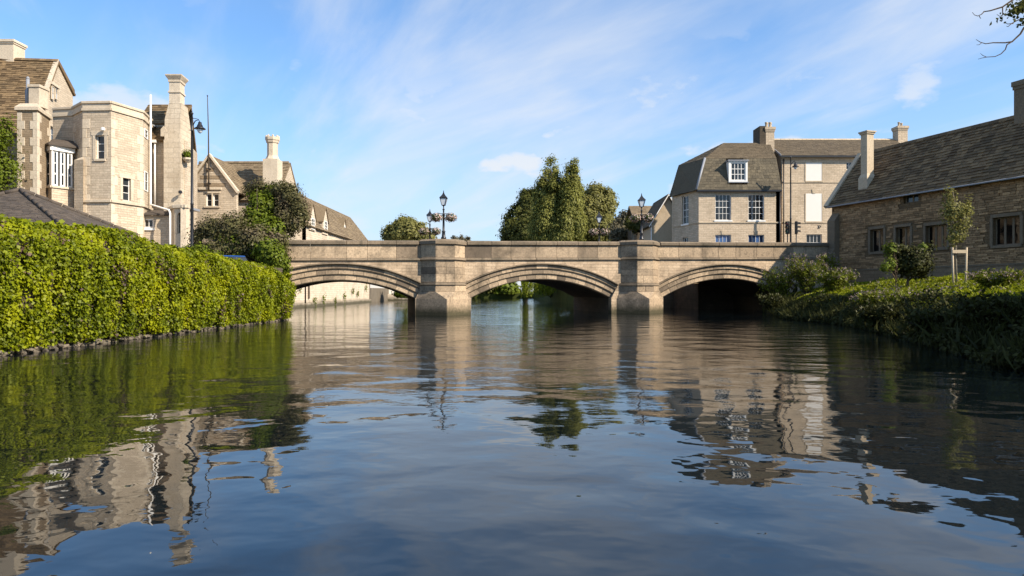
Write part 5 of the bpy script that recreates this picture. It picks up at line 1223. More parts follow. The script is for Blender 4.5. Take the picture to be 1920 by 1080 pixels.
tree('poplar_tree', 'tall upright poplar with blunt top beside the double-topped poplar', 'tree', (W(1073, 0, 110).x, 110, 3.3),
     [E(1077, 352, 110, 7, 56), E(1066, 356, 110, 7, 54), E(1084, 375, 110, 7, 50), E(1059, 380, 110, 7, 52), E(1072, 400, 109, 14, 60), E(1062, 425, 108.5, 14, 46), E(1084, 425, 109, 14, 40)], 680, 50, .32, .36, 'poplar_leaf', .5, 'poplars beyond the bridge', .25, droop=(0, 0, 1), aspect=.55)
tree('round_tree', 'dark spreading broadleaf tree on the far bank left of the poplars', 'tree', (W(985, 0, 160).x, 160, 1.0),
     [E(975, 420, 160, 30, 36), E(1000, 395, 160, 26, 40), E(958, 438, 158, 18, 28), E(990, 440, 156, 36, 30), E(985, 375, 162, 12, 20)], 560, 48, .48, .50, 'dark_leaf', .6, None, .45)
tree('round_tree', 'broad olive-green tree right of the poplars beyond the bridge', 'tree', (W(1115, 0, 118).x, 118, 3.3),
     [E(1110, 385, 118, 30, 40), E(1132, 395, 118, 24, 44), E(1095, 410, 116, 24, 40), E(1140, 375, 118, 12, 18), E(1115, 362, 119, 14, 16), E(1120, 430, 115, 34, 30)], 620, 48, .34, .38, 'olive_leaf', .5, None, .45)
tree('small_tree', 'small greyish tree behind the bridge lamp near the low cottage', 'tree', (W(1172, 0, 92).x, 92, 3.3),
     [E(1172, 425, 92, 20, 26), E(1185, 410, 92, 12, 14), E(1160, 440, 91, 18, 22)], 220, 44, .25, .28, 'grey_leaf', .2, None, .4)
tree('small_tree', 'pale-stemmed dark green tree beside the low cottage doorway', 'tree', (W(1186, 0, 80).x, 80, 3.3),
     [E(1184, 418, 80, 8, 8), E(1194, 426, 80, 8, 8)], 50, 36, .22, .32, 'dark_leaf', .13, None, .4, bark='pale_bark')
tree('round_tree', 'rounded olive tree above the parapet left of the bridge lamps', 'tree', (W(757, 0, 118).x, 118, 2.0),
     [E(760, 435, 118, 34, 22), E(735, 442, 118, 18, 14), E(785, 440, 118, 18, 20), E(757, 420, 118, 14, 11), E(800, 448, 118, 14, 14)], 460, 46, .34, .38, 'olive_leaf', .45, None, .4)
tree('conifer_hedge', 'row of small pointed shrubs peeping over the parapet right of the double lamps', 'hedge', (W(864, 0, 152).x, 152.2, 2.0 if False else -1.0 + 3),
     [E(853, 452, 152, 5, 10), E(863, 450, 152, 4, 9), E(871, 453, 152, 4, 8), E(877, 452, 152, 3, 7)], 60, 30, .25, .4, 'grey_leaf', .15, None, .3)
for nm, lab, x, Y, rx, ry, cy, m in (
        ('hedge', 'dark leafy hedge at the water beyond the middle arch', 905, 157, 46, 27, 540, 'dark_leaf'), ('hedge', 'leafy green bush on the far bank seen through the middle arch', 950, 154, 22, 17, 545, 'climber_leaf'),
        ('hedge', 'shaded bushes along the right bank seen through the middle arch', 1075, 100, 66, 34, 530, 'shaded_leaf'), ('hedge', 'dark bushes overhanging the water behind the right pier', 1120, 76, 60, 30, 536, 'shaded_leaf'),  # shade beyond the arch put into these dark leaves
        ('hedge', 'small ivy clump at the end of the riverside range', 757, 104, 14, 22, 545, 'climber_leaf')):
    b = W(x, 560, Y); tree(nm, lab, 'hedge', (b.x, Y + .8, .6 if Y < 153 else 1.0), [E(x, cy, Y, rx, ry), E(x + rx * .4, cy + 3, Y + 1, rx * .6, ry * .9), E(x - rx * .4, cy + 2, Y + 1, rx * .6, ry * .8)], 190, 36, .30 * Y / 100, .42 * Y / 100, m, .15, None, .4, limbs=4)
def willow():
    b = V(6.6, 96, 3.3); t = thing('weeping_willow', 'weeping willow trailing bright strands to the water beyond the middle arch', 'tree', b)
    C = []; 
    for k in range(230):
        px = rnd.uniform(976, 1056); Y = rnd.uniform(90, 97); p = W(px, 0, Y); zt = rnd.uniform(3.4, 6.0); zb = .55 + rnd.random() ** 2 * 1.6 + max(0, (px - 1020)) * .03
        n = int((zt - zb) / .12)
        for q in range(n): C.append((p.x + .12 * math.sin(q * .3 + k), Y, zt - q * .12))
    C = np.array(C) + nr.normal(size=(len(C), 3)) * .06
    leaf_mesh('foliage', C, nr.normal(size=(len(C), 3)) + np.array([.5, -1, .2]), .18 + .14 * nr.random(len(C)), 'willow_leaf', t, droop=nr.normal(size=(len(C), 3)) * .2 + np.array([0, 0, -1]), aspect=.4)
    mb = MB(); mb.tube([b - Z * .1, b + V(-.2, -.4, 2), b + V(-.9, -1.2, 4.5)], [.35, .28, .12], 8); mb.build('trunk', 'bark', t, True)
    for k in range(6): mb = MB(); p = b + V(-.3, -.5, 2.4); e = V(W(990 + 11 * k, 0, 94).x, 94 + rnd.uniform(-2, 2), 5.6); mb.tube([p, p.lerp(e, .5) + Z * .9, e], [.12, .08, .03], 5); mb.build('limb', 'bark', t, True)
willow()
t = thing('garden_wall', 'bright white low building end seen under the left arch', 'building', (W(726, 0, 112).x, 112, 2.0))
mb = MB(); mb.box(W(690, 0, 112).x, W(770, 0, 112).x, 112, 118, -1.1, W(0, 531, 112).z); mb.build('wall_face', 'cream_panel', t)
mb = MB(); mb.box(W(690, 0, 111.6).x, W(772, 0, 111.6).x, 111, 111.99, -1.1, W(0, 551, 111.6).z); mb.build('plinth', 'range_wall', t)

# ================================================================== SHRUBS ON THE LEFT BANK
tree('climber_tree', 'bright green creeper-clad tree rising beside the octagonal chimney', 'tree', (W(498, 0, 43).x, 43, 2.0),
     [E(492, 390, 43, 26, 26), E(482, 415, 42.5, 24, 28), E(515, 365, 43.4, 22, 14), E(470, 440, 42, 22, 26), E(500, 440, 41.5, 30, 30), E(450, 465, 40.6, 26, 16), E(425, 445, 40.9, 16, 14), E(500, 470, 39.8, 24, 16)], 420, 46, .18, .17, 'climber_leaf', .14, None, .35, limbs=14)
tree('arching_shrub', 'brownish arching shrub leaning over the bridge end from the left bank', 'shrub', (W(528, 0, 42.4).x, 42.4, 2.0),
     [E(548, 372, 42.6, 20, 22), E(530, 356, 43, 22, 12), E(560, 392, 42.5, 12, 20), E(490, 352, 43.4, 18, 11), E(555, 420, 42, 7, 14), E(530, 400, 42.5, 18, 26), E(470, 358, 43.6, 10, 9), E(566, 405, 42.4, 9, 16), E(540, 430, 42.2, 12, 18)], 330, 40, .18, .12, 'shrub_leaf', .09, None, .3, limbs=22)
tree('dense_shrub', 'wide brown-green shrub massed between the tall lamp and the bridge', 'shrub', (W(430, 0, 41.5).x, 41.5, 2.0),
     [E(400, 440, 41.5, 34, 32), E(440, 436, 41.2, 36, 34), E(478, 458, 40.6, 40, 36), E(376, 455, 41.5, 18, 26), E(512, 468, 40.4, 26, 34), E(420, 470, 41, 50, 24)], 620, 48, .19, .13, 'shrub_leaf', .12, None, .35, limbs=26)
tree('bridge_end_shrub', 'leafy green shrub drooping over the end of the creeper wall by the first arch', 'shrub', (W(520, 0, 39.6).x, 39.6, 2.0),
     [E(520, 488, 39.4, 16, 26), E(508, 480, 39.5, 20, 20), E(528, 500, 39.2, 9, 18)], 130, 44, .14, .14, 'climber_leaf', .06, None, .3, limbs=8)
tree('dense_shrub', 'low green shrub at the foot of the arched porch', 'shrub', (W(372, 0, 38).x, 38, 2.0), [E(372, 478, 38, 22, 18), E(395, 486, 38, 20, 14), E(352, 476, 38, 10, 10)], 110, 40, .14, .14, 'climber_leaf', .06, None, .35, limbs=5)
tree('wall_creeper', 'sparse green creeper climbing the dark manor wall', 'climbing plant', (W(8, 0, 42.3).x, 42.3, 2.0),
     [E(10, 250, 42.2, 14, 34), E(4, 330, 42.2, 26, 36), E(-10, 290, 42.2, 20, 60), E(22, 310, 42.3, 9, 30)], 150, 26, .22, .16, 'climber_leaf', .06, None, .2, limbs=10)
tree('ledge_plant', 'tuft of green plant on the stone ledge of the tall chimney', 'plant', (W(352.5, 0, 49.6).x, 49.6, W(0, 296, 49.6).z), [E(352.5, 289, 49.6, 6, 5)], 26, 20, .09, .13, 'climber_leaf', .02, None, .2, limbs=3)
t = thing('stone_ledge', 'small projecting stone ledge holding a plant beside the tall chimney', 'ledge', (W(351, 0, 49.6).x, 49.6, W(0, 305, 49.6).z))
mb = MB(); p = W(352, 296, 49.6); mb.lathe(V(p.x, p.y, W(0, 305, 49.6).z), [(.12, 0), (.3, .18), (.34, .2), (.34, .33), (.1, .33)], 8); mb.build('bracket', 'manor_plain', t)

# ================================================================== RIGHT BANK PLANTING
def grass_and_weeds():
    # short grass and low plants over the bank top
    n = 60000; y = 9 + 42.5 * nr.random(n) ** .75; e = np.array([edge_at(a) for a in y]); d = .8 + 11 * nr.random(n) ** 1.4; x = e + d
    z = np.array([bank_z(a, b) for a, b in zip(x, y)])
    ok = z > .35; x, y, z, d = x[ok], y[ok], z[ok], d[ok]; n = len(x)
    tuft = np.array([mnoise.noise(V(a * .7, b * .7, 3)) for a, b in zip(x, y)])
    h = np.clip(.09 + .13 * nr.random(n) + .22 * tuft + .05 * (d < 4), .04, .5)
    C = np.stack([x, y, z + h * .4], 1)
    leaf_mesh('grass', C, np.stack([nr.normal(size=n), nr.normal(size=n), .4 + .4 * nr.random(n)], 1), h * 1.15, 'grass_blade', None, droop=nr.normal(size=(n, 3)) * .35 + np.array([0, 0, 1.]), aspect=.45, kind='stuff')
    # rank growth down the steep river face
    n = 60000; y = 7 + 44 * nr.random(n) ** .8; e = np.array([edge_at(a) for a in y]); d = -.5 + 2.2 * nr.random(n); x = e + d
    z = np.array([max(bank_z(a, b), .03) for a, b in zip(x, y)])
    lump = np.array([mnoise.noise(V(a * .8, b * .8, 13)) for a, b in zip(x, y)])
    up = np.clip(.22 + .5 * lump, .03, .6) * nr.random(n)
    C = np.stack([x - up * .5, y, z + up], 1) + nr.normal(size=(n, 3)) * .05
    leaf_mesh('bank_weeds', C, nr.normal(size=(n, 3)) * .7 + np.array([-.6, -.3, .5]), .06 + .10 * nr.random(n), 'shaded_leaf', None, aspect=.6, kind='stuff')  # self-shade of the steep face painted as darkened leaves
    # reeds and long grass hanging at the water's edge
    n = 9000; y = 10 + 40 * nr.random(n); e = np.array([edge_at(a) for a in y]); x = e + nr.normal(size=n) * .3 + .1
    cl = np.array([mnoise.noise(V(b * .9, 7, 3)) for b in y]); k = cl > -.05; x, y, cl = x[k], y[k], cl[k]; n = len(x); h = .25 + .5 * nr.random(n) * (1 + cl)
    z = np.array([max(bank_z(a, b), 0) for a, b in zip(x, y)])
    leaf_mesh('water_edge_reeds', np.stack([x - .1, y, z + h * .42], 1), np.stack([nr.normal(size=n), nr.normal(size=n), .2 * nr.random(n)], 1), h, 'shaded_leaf', None, droop=nr.normal(size=(n, 3)) * .45 + np.array([-.35, 0, 1.]), aspect=.09, kind='stuff')
    # taller plants and seed heads along the crest
    n = 9000; y = 14 + 34 * nr.random(n); e = np.array([edge_at(a) for a in y]); d = 1.6 + 2.6 * nr.random(n); x = e + d
    lump = np.array([mnoise.noise(V(a * .9, b * .55, 23)) for a, b in zip(x, y)]); k = lump > .0; x, y, lump = x[k], y[k], lump[k]; n = len(x)
    z = np.array([bank_z(a, b) for a, b in zip(x, y)]); up = (.1 + .7 * lump) * nr.random(n)
    leaf_mesh('bank_herbs', np.stack([x, y, z + up], 1), nr.normal(size=(n, 3)) * .6 + np.array([0, 0, .6]), .07 + .10 * nr.random(n), 'bank_leaf', None, aspect=.5, kind='stuff')
    m = nr.random(n) < .12
    leaf_mesh('seed_heads', np.stack([x, y, z + up + .15], 1)[m], nr.normal(size=(m.sum(), 3)), np.full(m.sum(), .09), 'seed_head', None, kind='stuff')
grass_and_weeds()
def spiky_shrub(lab, px, pz, Y, w, h, mat, n, head=.1):
    """fan of leafy stems, the way buddleia and willowherb grow"""
    b = W(px, 0, Y); zb = max(.1, bank_z(b.x, Y)); b.z = zb; t = thing('waterside_shrub', lab, 'shrub', b, None); C = []; N = []; tips = []; mb = MB()
    for k in range(n):
        a = rnd.uniform(0, 6.28); l = rnd.uniform(.55, 1.0); tip = b + V(math.cos(a) * w * rnd.random() ** .6, math.sin(a) * w * .8 * rnd.random() ** .6, h * l); mid = b.lerp(tip, .55) + Z * (.12 * h)
        mb.tube([b + V(rnd.uniform(-.2, .2), rnd.uniform(-.2, .2), -.05), mid, tip], [.014, .01, .004], 3, False)
        for q in range(34):
            s = .18 + .82 * q / 34; p = (b.lerp(mid, s / .55) if s < .55 else mid.lerp(tip, (s - .55) / .45)); C.append(p + V(*(rnd.gauss(0, .09) for _ in range(3)))); N.append((rnd.gauss(0, 1), rnd.gauss(0, 1), .6))
        tips.append(tip)
    tag(mb.build('stems', 'bark', t, True, False), kind='stuff')
    leaf_mesh('foliage', np.array(C), np.array(N), .10 + .12 * nr.random(len(C)), mat, t, aspect=.42)
    T = np.array([tuple(q + V(*(rnd.gauss(0, .05) for _ in range(3)))) for q in tips for _ in range(10)])
    T = T[nr.random(len(T)) < head * 5]
    if len(T): leaf_mesh('seed_heads', T, nr.normal(size=(len(T), 3)), np.full(len(T), .08), 'seed_head', t, kind='stuff')
    return t
spiky_shrub('bushy waterside shrub with upright spikes against the bridge arch', 1462, 0, 46.5, 1.5, 3.0, 'bank_leaf', 90)
spiky_shrub('pale flowering waterside shrub between the arch and the barn corner', 1512, 0, 45.5, 1.6, 2.9, 'bank_leaf', 90, .2)
spiky_shrub('tall thin waterside shrub beside the barn buttress', 1552, 0, 47.5, 1.0, 2.6, 'bank_leaf', 50, .2)
spiky_shrub('low dark waterside bush under the landward arch', 1445, 0, 43.5, 1.2, 1.3, 'shaded_leaf', 60, 0)
spiky_shrub('trailing waterside bush where the grass slope meets the water', 1560, 0, 38.5, 1.5, 1.5, 'bank_leaf', 60, .15)
spiky_shrub('low bushy weeds on the lit slope below the young tree', 1700, 0, 27.0, 1.3, .9, 'bank_leaf', 60, .12)
spiky_shrub('ragged pale weeds on the slope between the two dark shrubs and the water', 1640, 0, 30.0, 1.0, .8, 'bank_leaf', 40, .25)
spiky_shrub('tall ragged weeds at the crest beyond the young tree', 1868, 0, 23.5, .9, .75, 'bank_leaf', 45, .2)
spiky_shrub('dark trailing weeds hanging to the water under the overhanging tree', 1860, 0, 16.5, 1.1, .8, 'shaded_leaf', 60, 0)
spiky_shrub('dark arching weeds on the shaded bank foot', 1760, 0, 19.5, 1.1, .9, 'shaded_leaf', 60, 0)
spiky_shrub('dark bushy growth at the shaded water edge below the lit slope', 1650, 0, 25.0, 1.1, 1.0, 'shaded_leaf', 60, 0)
tree('lilac_shrub', 'dark rounded shrub with a few sunlit sprigs beneath the barn windows', 'shrub', (W(1700, 0, 33.5).x, 33.5, bank_z(W(1700, 0, 33.5).x, 33.5)),
     [E(1706, 492, 33.5, 32, 30), E(1690, 480, 33.6, 18, 26), E(1725, 500, 33.4, 18, 20), E(1672, 472, 33.2, 7, 14), E(1740, 465, 33.8, 10, 4)], 170, 30, .13, .12, 'shaded_leaf', .07, None, .25, limbs=18)
tree('sunlit_sprigs', 'sunlit sprigs of the dark rounded shrub, sunlight put into their leaf colour', 'shrub', (W(1680, 0, 33.0).x, 33.0, bank_z(W(1680, 0, 33.0).x, 33.0)),
     [E(1668, 470, 33, 9, 14), E(1672, 495, 33, 12, 12), E(1729, 463, 33.4, 7, 3), E(1660, 500, 32.8, 9, 7)], 34, 22, .08, .11, 'sunlit_leaf', .03, None, .2, limbs=14)  # lit leaves of the dark shrub, added as a brighter copy
def sapling():
    Y = 29.5; p = W(1798, 0, Y); zb = bank_z(p.x, Y); p.z = zb
    t = thing('young_tree', 'staked young tree with thin upright crown in front of the barn', 'tree', p)
    C, N, cc, cv = clumps([E(1783, 400, Y, 13, 36), E(1802, 408, Y, 15, 34), E(1779, 366, Y, 7, 18), E(1812, 388, Y, 8, 20), E(1793, 440, Y, 16, 20)], 85, 18, .12, .15)
    leaf_mesh('crown', C, N, .09 + .07 * nr.random(len(C)), 'olive_leaf', t, aspect=.55, var=cv)
    mb = MB(); mb.tube([W(1793, 0, Y) * V(1, 1, 0).x if False else V(W(1794, 0, Y).x, Y, zb - .1), V(W(1792, 0, Y).x, Y, W(0, 470, Y).z), V(W(1793, 0, Y).x, Y, W(0, 400, Y).z), V(W(1786, 0, Y).x, Y, W(0, 355, Y).z)], [.035, .03, .02, .008], 6); mb.build('trunk', 'pale_bark', t, True)
    for k in range(12): mb = MB(); q = Vector(cc[rnd.randrange(len(cc))]); a = V(W(1793, 0, Y).x, Y, min(q.z - .3, W(0, 430, Y).z)); mb.tube([a, a.lerp(q, .5) + Z * .08, q], [.014, .01, .004], 4); mb.build('limb', 'bark', t, True)
    s = thing('tree_stakes', 'pair of pale timber stakes with crossbar holding the young tree', 'tree stake', V(p.x, Y - .1, zb))
    for x0, x1 in ((1785.5, 1783.5), (1808, 1810)):
        mb = MB(); mb.tube([V(W(x0, 0, Y).x, Y - .08, zb - .3), V(W(x1, 0, Y).x, Y - .08, W(0, 464, Y).z)], .042, 8); mb.build('stake', 'stake_wood', s, True)
    mb = MB(); mb.box(W(1781, 0, Y).x, W(1806, 0, Y).x, Y - .19, Y - .128, W(0, 475, Y).z, W(0, 469, Y).z); mb.build('crossbar', 'stake_wood', s)
    mb = MB(); mb.tube([V(W(1786, 0, Y).x, Y - .08, W(0, 477, Y).z), V(W(1794, 0, Y).x, Y - .05, W(0, 476, Y).z)], .02, 5); mb.build('tie', 'black_plastic', s)
sapling()

def overhanging_tree():
    b = V(18.6, 13.6, bank_z(18.6, 13.6)); t = thing('overhanging_tree', 'large riverside tree whose bare twigs and dark leaves reach into the sky', 'tree', b)
    ells = [((20.5, 12.3, 6.4), (4.6, 3.8, 3.4)), ((24.0, 12.5, 6.8), (3.5, 3.2, 3.0)), ((18, 10.5, 6.8), (3.4, 3.0, 2.8))]
    C, N, cc, cv = clumps(ells, 420, 30, .45, .4); m = C[:, 0] / C[:, 1] > .80; C, N, cv = C[m], N[m], cv[m]
    leaf_mesh('crown', C, N, .34 + .2 * nr.random(len(C)), 'dark_leaf', t, var=cv)  # unseen crown, placed and leafed thickly to shade the bank
    mb = MB(); mb.tube([b - Z * .2, b + V(.1, .1, 2), b + V(.5, .3, 4.2), b + V(1.5, .6, 6.5)], [.42, .33, .25, .1], 10); mb.build('trunk', 'bark', t, True)
    Y = 13.0
    def tw(pts, r0, r1, name='twig'):
        P_ = [W(x, y, Y + dy) for x, y, dy in pts]; mb = MB(); n = len(P_); mb.tube(P_, [r0 + (r1 - r0) * k / (n - 1) for k in range(n)], 5); return mb.build(name, 'twig_bark', t, True)
    for i, (sx, sy) in enumerate(((1990, -90), (2010, -20), (2000, 40), (2000, 20))):
        a = b + V(.4, .2, 3.6 + .3 * i); e = W(sx, sy, Y); mb = MB(); mb.tube([a, a.lerp(e, .5) + Z * .7, e], [.12, .07, .025], 6); mb.build('limb', 'bark', t, True)
    tw([(1990, -90, 0), (1935, -45, 0), (1899, 0, 0), (1880, 13, 0), (1857, 20, 0), (1844, 22, 0)], .025, .009); tw([(1846, 21, 0), (1840, 27, 0), (1833, 30, 0), (1827, 28, 0), (1823, 23, 0)], .010, .004); tw([(1836, 30, 0), (1839, 35, 0)], .008, .004)
    tw([(1880, 13, 0), (1880, 27, 0), (1877, 32, 0), (1869, 27, 0)], .011, .004)
    tw([(2000, 20, 0), (1955, 30, 0), (1920, 52, 0), (1913, 64, 0), (1898, 78, 0), (1885, 80, 0), (1862, 80, 0), (1848, 82, 0), (1838, 79, 0), (1830, 74, 0)], .024, .004); tw([(1841, 80, 0), (1836, 84, 0), (1831, 84, 0)], .007, .003)
    tw([(1898, 78, 0), (1888, 84, 0), (1885, 93, 0), (1877, 101, 0), (1866, 106, 0), (1850, 107, 0), (1840, 109, 0), (1834, 111, 0)], .013, .004); tw([(1850, 107, 0), (1843, 104, 0), (1838, 100, 0)], .007, .003)
    tw([(2010, -20, 0), (1950, 20, 0), (1920, 34, 0), (1908, 38, 0), (1897, 44, 0), (1890, 50, 0), (1887, 49, 0)], .016, .004); tw([(1900, 44, 0), (1889, 45, 0), (1884, 41, 0)], .009, .004); tw([(2000, 40, 0), (1935, 45, 0), (1915, 48, 0), (1912, 44, 0)], .012, .005)
    for cx, cy, rx, ry, n in ((1912, 8, 10, 7, 110), (1903, 22, 11, 9, 110), (1893, 27, 6, 5, 40), (1917, 20, 6, 10, 60), (1916, 42, 6, 5, 40), (1935, 10, 14, 24, 160), (1885, 29, 4, 3, 12)):
        p = W(cx, cy, Y); k = Y / F; n = int(n * .6); C = np.array(p) + nr.normal(size=(n, 3)) * np.array([rx * k * .6, .12, ry * k * .6]); leaf_mesh('leaf_spray', C, nr.normal(size=(n, 3)), .05 + .05 * nr.random(n), 'dark_leaf', t, kind='stuff')
overhanging_tree()

# ================================================================== STREET FURNITURE
def bridge_lamp(lab, base, ztip, bar=True):
    t = thing('bridge_lamp', lab, 'street lamp', base, 'lantern lamps on the bridge'); b = Vector(base); h = ztip - b.z
    zl = h - .98         # underside of lantern
    mb = MB(); mb.lathe(b, [(.17, 0), (.17, .12), (.12, .18), (.10, .45), (.13, .5), (.075, .58), (.06, zl - .6), (.09, zl - .58), (.05, zl - .5), (.045, zl - .3), (.085, zl - .27), (.035, zl - .18), (.035, zl - .05), (.08, zl)], 10); mb.build('post', 'black_iron', t, True)
    mb = MB(); mb.tube([b + V(-.30, 0, zl - .52), b + V(.30, 0, zl - .52)], .02, 6); mb.lathe(b + V(-.31, 0, zl - .555), [(.01, 0), (.035, .03), (.01, .06)], 6); mb.lathe(b + V(.31, 0, zl - .555), [(.01, 0), (.035, .03), (.01, .06)], 6); mb.build('ladder_bar', 'black_iron', t)
    for sg in (-1, 1):
        mb = MB(); mb.tube([b + V(0, 0, zl - .62), b + V(sg * .28, 0, zl - .60), b + V(sg * .46, 0, zl - .68)], .016, 5); mb.build('basket_arm', 'black_iron', t)
    # lantern: tapered four-sided glass in a frame, swept roof with finial
    def sq(r, z): return [b + V(r * math.cos(R(45 + 90 * k)), r * math.sin(R(45 + 90 * k)), z) for k in range(4)]
    lo, hi = sq(.15, zl + .02), sq(.31, zl + .47)
    mb = MB(); mb.hexa(sq(.14, zl + .03), sq(.295, zl + .46)); g = mb.build('lantern_glass', 'lantern_glass', t)
    for k in range(4):
        mb = MB(); mb.tube([lo[k], hi[k]], .02, 5); mb.build('lantern_bar', 'black_iron', t); mb = MB(); mb.tube([hi[k], hi[(k + 1) % 4]], .025, 5); mb.build('lantern_bar', 'black_iron', t); mb = MB(); mb.tube([lo[k], lo[(k + 1) % 4]], .018, 5); mb.build('lantern_bar', 'black_iron', t)
    mb = MB(); mb.lathe(b, [(.36, zl + .475), (.33, zl + .52), (.20, zl + .62), (.11, zl + .72), (.07, zl + .78), (.05, zl + .82), (.035, zl + .90), (.012, h)], 4, R(45)); mb.build('lantern_roof', 'black_iron', t)
    return b + Z * (zl - .68)
def basket(lab, p, n=1.0):
    t = thing('flower_basket', lab, 'flower basket', p - Z * .34, 'hanging flower baskets on the bridge')
    mb = MB(); mb.lathe(p - Z * .34, [(.05, 0), (.17, .05), (.26, .16), (.28, .26), (.2, .26)], 10); mb.build('bowl', 'bark', t, True)
    c = np.array(p) + np.array([0, 0, -.05]); d = nr.normal(size=(420, 3)); d /= np.linalg.norm(d, axis=1, keepdims=True); C = c + d * np.array([.42, .40, .30]) * (.6 + .45 * nr.random((420, 1))) * n + np.array([0, 0, -.04]); m = nr.random(420) < .42
    leaf_mesh('foliage', C[~m], d[~m], np.full((~m).sum(), .11), 'basket_leaf', t); leaf_mesh('flowers', C[m] + d[m] * .03, d[m], np.full(m.sum(), .085), 'petal', t, aspect=1, kind='stuff')
    for k in range(3): a = R(120 * k); mb = MB(); mb.tube([p + V(.27 * math.cos(a), .27 * math.sin(a), -.08), p + V(0, 0, .02)], .006, 4); mb.build('chain', 'black_iron', t)
for s, d, zt, lab in ((P1, -.35, W(0, 357, 43.9).z, 'black lantern lamp standing on the left pier of the bridge'), (P1 - .05, BW - .15, 7.9, 'black lantern lamp on the far parapet behind the left pier'),
                 (P2, -.35, W(0, 362, 47.7).z, 'black lantern lamp standing on the right pier of the bridge'), (P2 + .1, BW - .15, 8.2, 'black lantern lamp on the far parapet in front of the poplars')):
    zb = ztop(s) + (.05 if d < 0 else -.2); p = bridge_lamp(lab, bl(s, d, zb), zt)
    for sg, sd in ((-1, 'nearer the creeper wall'), (1, 'nearer the barn')):
        basket('hanging basket of pink and white flowers on the ' + lab.replace('black lantern ', '').replace(' standing', '') + ', side ' + sd if False else ('pale flower basket on ' + ('near' if d < 0 else 'far') + ' lamp of the ' + ('left' if s < 0 else 'right') + ' pier, side ' + sd), p + V(sg * .46, 0, .0))

def tall_lamp(lab, base, ztip, side=1):
    b = Vector(base); h = ztip - b.z; t = thing('street_lamp', lab, 'street lamp', b, 'tall hooded street lamps')
    mb = MB(); mb.lathe(b, [(.16, 0), (.16, .9), (.12, 1.0), (.09, 1.1), (.08, h * .45), (.10, h * .45 + .05), (.075, h * .45 + .12), (.06, h - 1.2), (.085, h - 1.15), (.055, h - 1.1), (.045, h - .25), (.09, h - .22), (.03, h - .12), (.0, h)], 10); mb.build('post', 'black_iron', t, True)
    s = side; mb = MB(); mb.tube([b + V(0, 0, h - .95), b + V(s * .18, 0, h - .62), b + V(s * .36, 0, h - .55), b + V(s * .44, 0, h - .68)], [.03, .028, .026, .03], 6); mb.tube([b + V(0, 0, h - .45), b + V(s * .36, 0, h - .52)], .018, 5); mb.build('bracket', 'black_iron', t, True)
    c = b + V(s * .44, 0, h - 1.25); mb = MB(); mb.lathe(c, [(.30, .18), (.30, .21), (.17, .30), (.13, .42), (.10, .45), (.09, .56), (.03, .58)], 14); mb.build('hood', 'black_iron', t, True)
    mb = MB(); mb.lathe(c, [(.03, -.06), (.11, 0), (.15, .1), (.16, .178)], 12); mb.build('bowl', 'lantern_glass', t, True)
    mb = MB(); mb.tube([b + V(-.18, 0, h - 1.13), b + V(.0, 0, h - 1.13)], .015, 5); mb.build('ladder_bar', 'black_iron', t)
    return t
tall_lamp('tall black hooded street lamp beside the manor porch', (W(360, 0, 38).x, 38, 2.0), W(0, 206, 38).z)
tall_lamp('tall black hooded street lamp in front of the white blind windows', (W(1482.5, 0, 62.5).x, 62.5, 3.3), W(0, 291, 62.5).z)

def traffic_light(lab, x, Y, turn, ytop):
    zc = W(0, ytop, Y).z; b = V(W(x, 0, Y).x, Y, 3.3); t = thing('traffic_light', lab, 'traffic light', b, 'traffic lights at the bridge end')
    mb = MB(); mb.tube([b, V(b.x, b.y, zc - 1.0)], .05, 8); mb.build('post', 'black_plastic', t, True)
    u = V(math.cos(turn), math.sin(turn), 0); n = V(u.y, -u.x, 0); O = V(b.x, b.y, 0)
    mb = MB(); mb.wbox(O, u, -.17, .17, -.12, .1, zc - 1.15, zc); h = mb.build('signal_head', 'black_plastic', t, bevel=.03)
    for k, m in enumerate(('red_lens', 'amber_lens', 'green_lens')):
        z = zc - .2 - .36 * k; c = O + n * .1 + Z * z; ring = []
        mb = MB(); mb.tube([c, c + n * .03], .11, 12); mb.build('lens', m, h)
        mb = MB()
        for j in range(7):
            a0, a1 = math.pi * j / 7, math.pi * (j + 1) / 7
            q = [c + u * math.cos(a) * .13 + Z * math.sin(a) * .13 for a in (a0, a1)]; mb.prism([q[0], q[1], q[1] + n * .26 - Z * .03, q[0] + n * .26 - Z * .03], V(0, 0, .012))
        mb.build('visor', 'black_plastic', h)
traffic_light('black traffic light head facing the bridge beside the tall lamp', 1476.5, 61.8, R(-40), 415)
traffic_light('black traffic light seen edge-on with visors towards the barn', 1493, 61.4, R(75), 415)

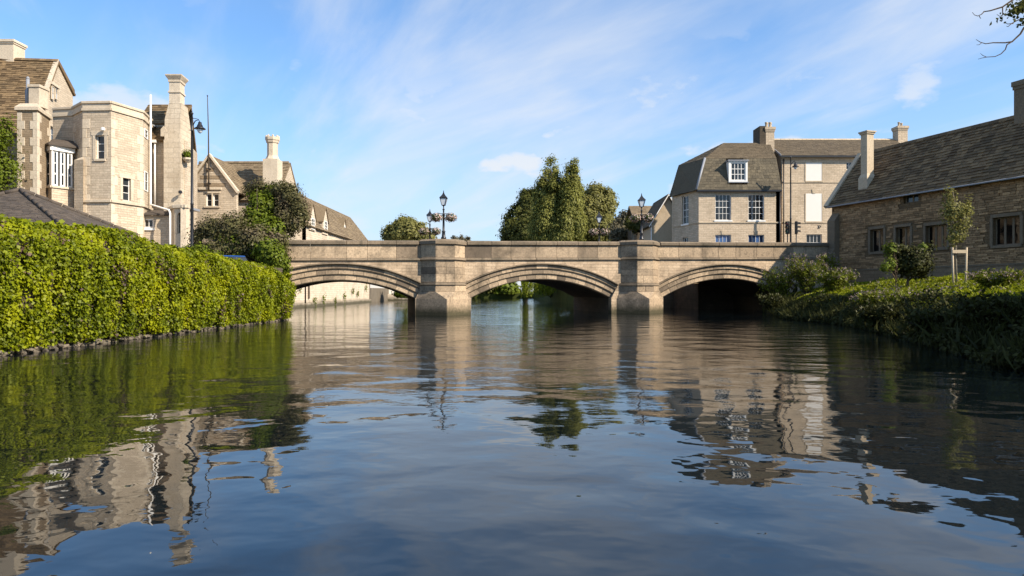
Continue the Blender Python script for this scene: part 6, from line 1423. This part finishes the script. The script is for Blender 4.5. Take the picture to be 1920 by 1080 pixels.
def car():
    X, Y = -15.35, 37.6; t = thing('parked_car', 'blue hatchback parked behind the creeper wall under the shrubs', 'car', (X, Y, 2.0))
    a = R(-62); f = V(math.cos(a), math.sin(a), 0); r = V(-math.sin(a), math.cos(a), 0); O = V(X, Y, 2.0)
    prof = [(-1.95, .35), (-1.98, .75), (-1.85, .95), (-.9, .98), (.95, .95), (1.75, .82), (1.98, .6), (1.98, .3)]
    mb = MB(); mb.prism([O + f * x + Z * z - r * .83 for x, z in prof], r * 1.66); mb.build('body', 'blue_paint', t, bevel=.05)
    cab = [(-1.75, .97), (-1.5, 1.38), (-.9, 1.46), (.1, 1.44), (.95, .965)]
    mb = MB(); i = 0
    for w0, w1, m_ in ((.76, .6, 0),):
        q = [O + f * x + Z * z - r * (w0 if z < 1.1 else w1) for x, z in cab]; p = [O + f * x + Z * z + r * (w0 if z < 1.1 else w1) for x, z in cab]
        mb.poly(q); mb.poly(p[::-1])
        for k in range(5): mb.poly([q[k], p[k], p[(k + 1) % 5], q[(k + 1) % 5]])
    mb.build('cabin', 'window_glass', t)
    mb = MB(); q = [(-1.52, 1.385), (-.9, 1.465), (.12, 1.445)]
    for (x0, z0), (x1, z1) in zip(q, q[1:]): mb.hexa([O + f * x + Z * z + r * w for x, z, w in ((x0, z0, -.62), (x1, z1, -.62), (x1, z1, .62), (x0, z0, .62))], [O + f * x + Z * (z + .04) + r * w for x, z, w in ((x0, z0, -.56), (x1, z1, -.56), (x1, z1, .56), (x0, z0, .56))])
    mb.build('roof_panel', 'blue_paint', t)
    for x in (-1.2, 1.25):
        for s in (-1, 1):
            c = O + f * x + r * s * .84 + Z * .31; mb = MB(); mb.tube([c - r * .1 * s, c + r * .02 * s], .31, 16); w = mb.build('wheel', 'tyre_rubber', t); mb = MB(); mb.tube([c + r * .021 * s, c + r * .035 * s], .19, 12); mb.build('rim', 'lead_grey', w)
    for s in (-1, 1):
        mb = MB(); c = O + f * 1.95 + r * s * .6 + Z * .66; mb.tube([c, c + f * .04], .12, 10); mb.build('headlight', 'lantern_glass', t)
        mb = MB(); c = O - f * 1.97 + r * s * .66 + Z * .75; mb.tube([c, c - f * .03], .09, 8); mb.build('tail_light', 'red_lens', t)
        mb = MB(); c = O + f * .75 + r * s * .92 + Z * 1.0; mb.lathe(c - Z * .06, [(.03, 0), (.09, .04), (.09, .1), (.02, .13)], 8); mb.build('wing_mirror', 'blue_paint', t)
car()
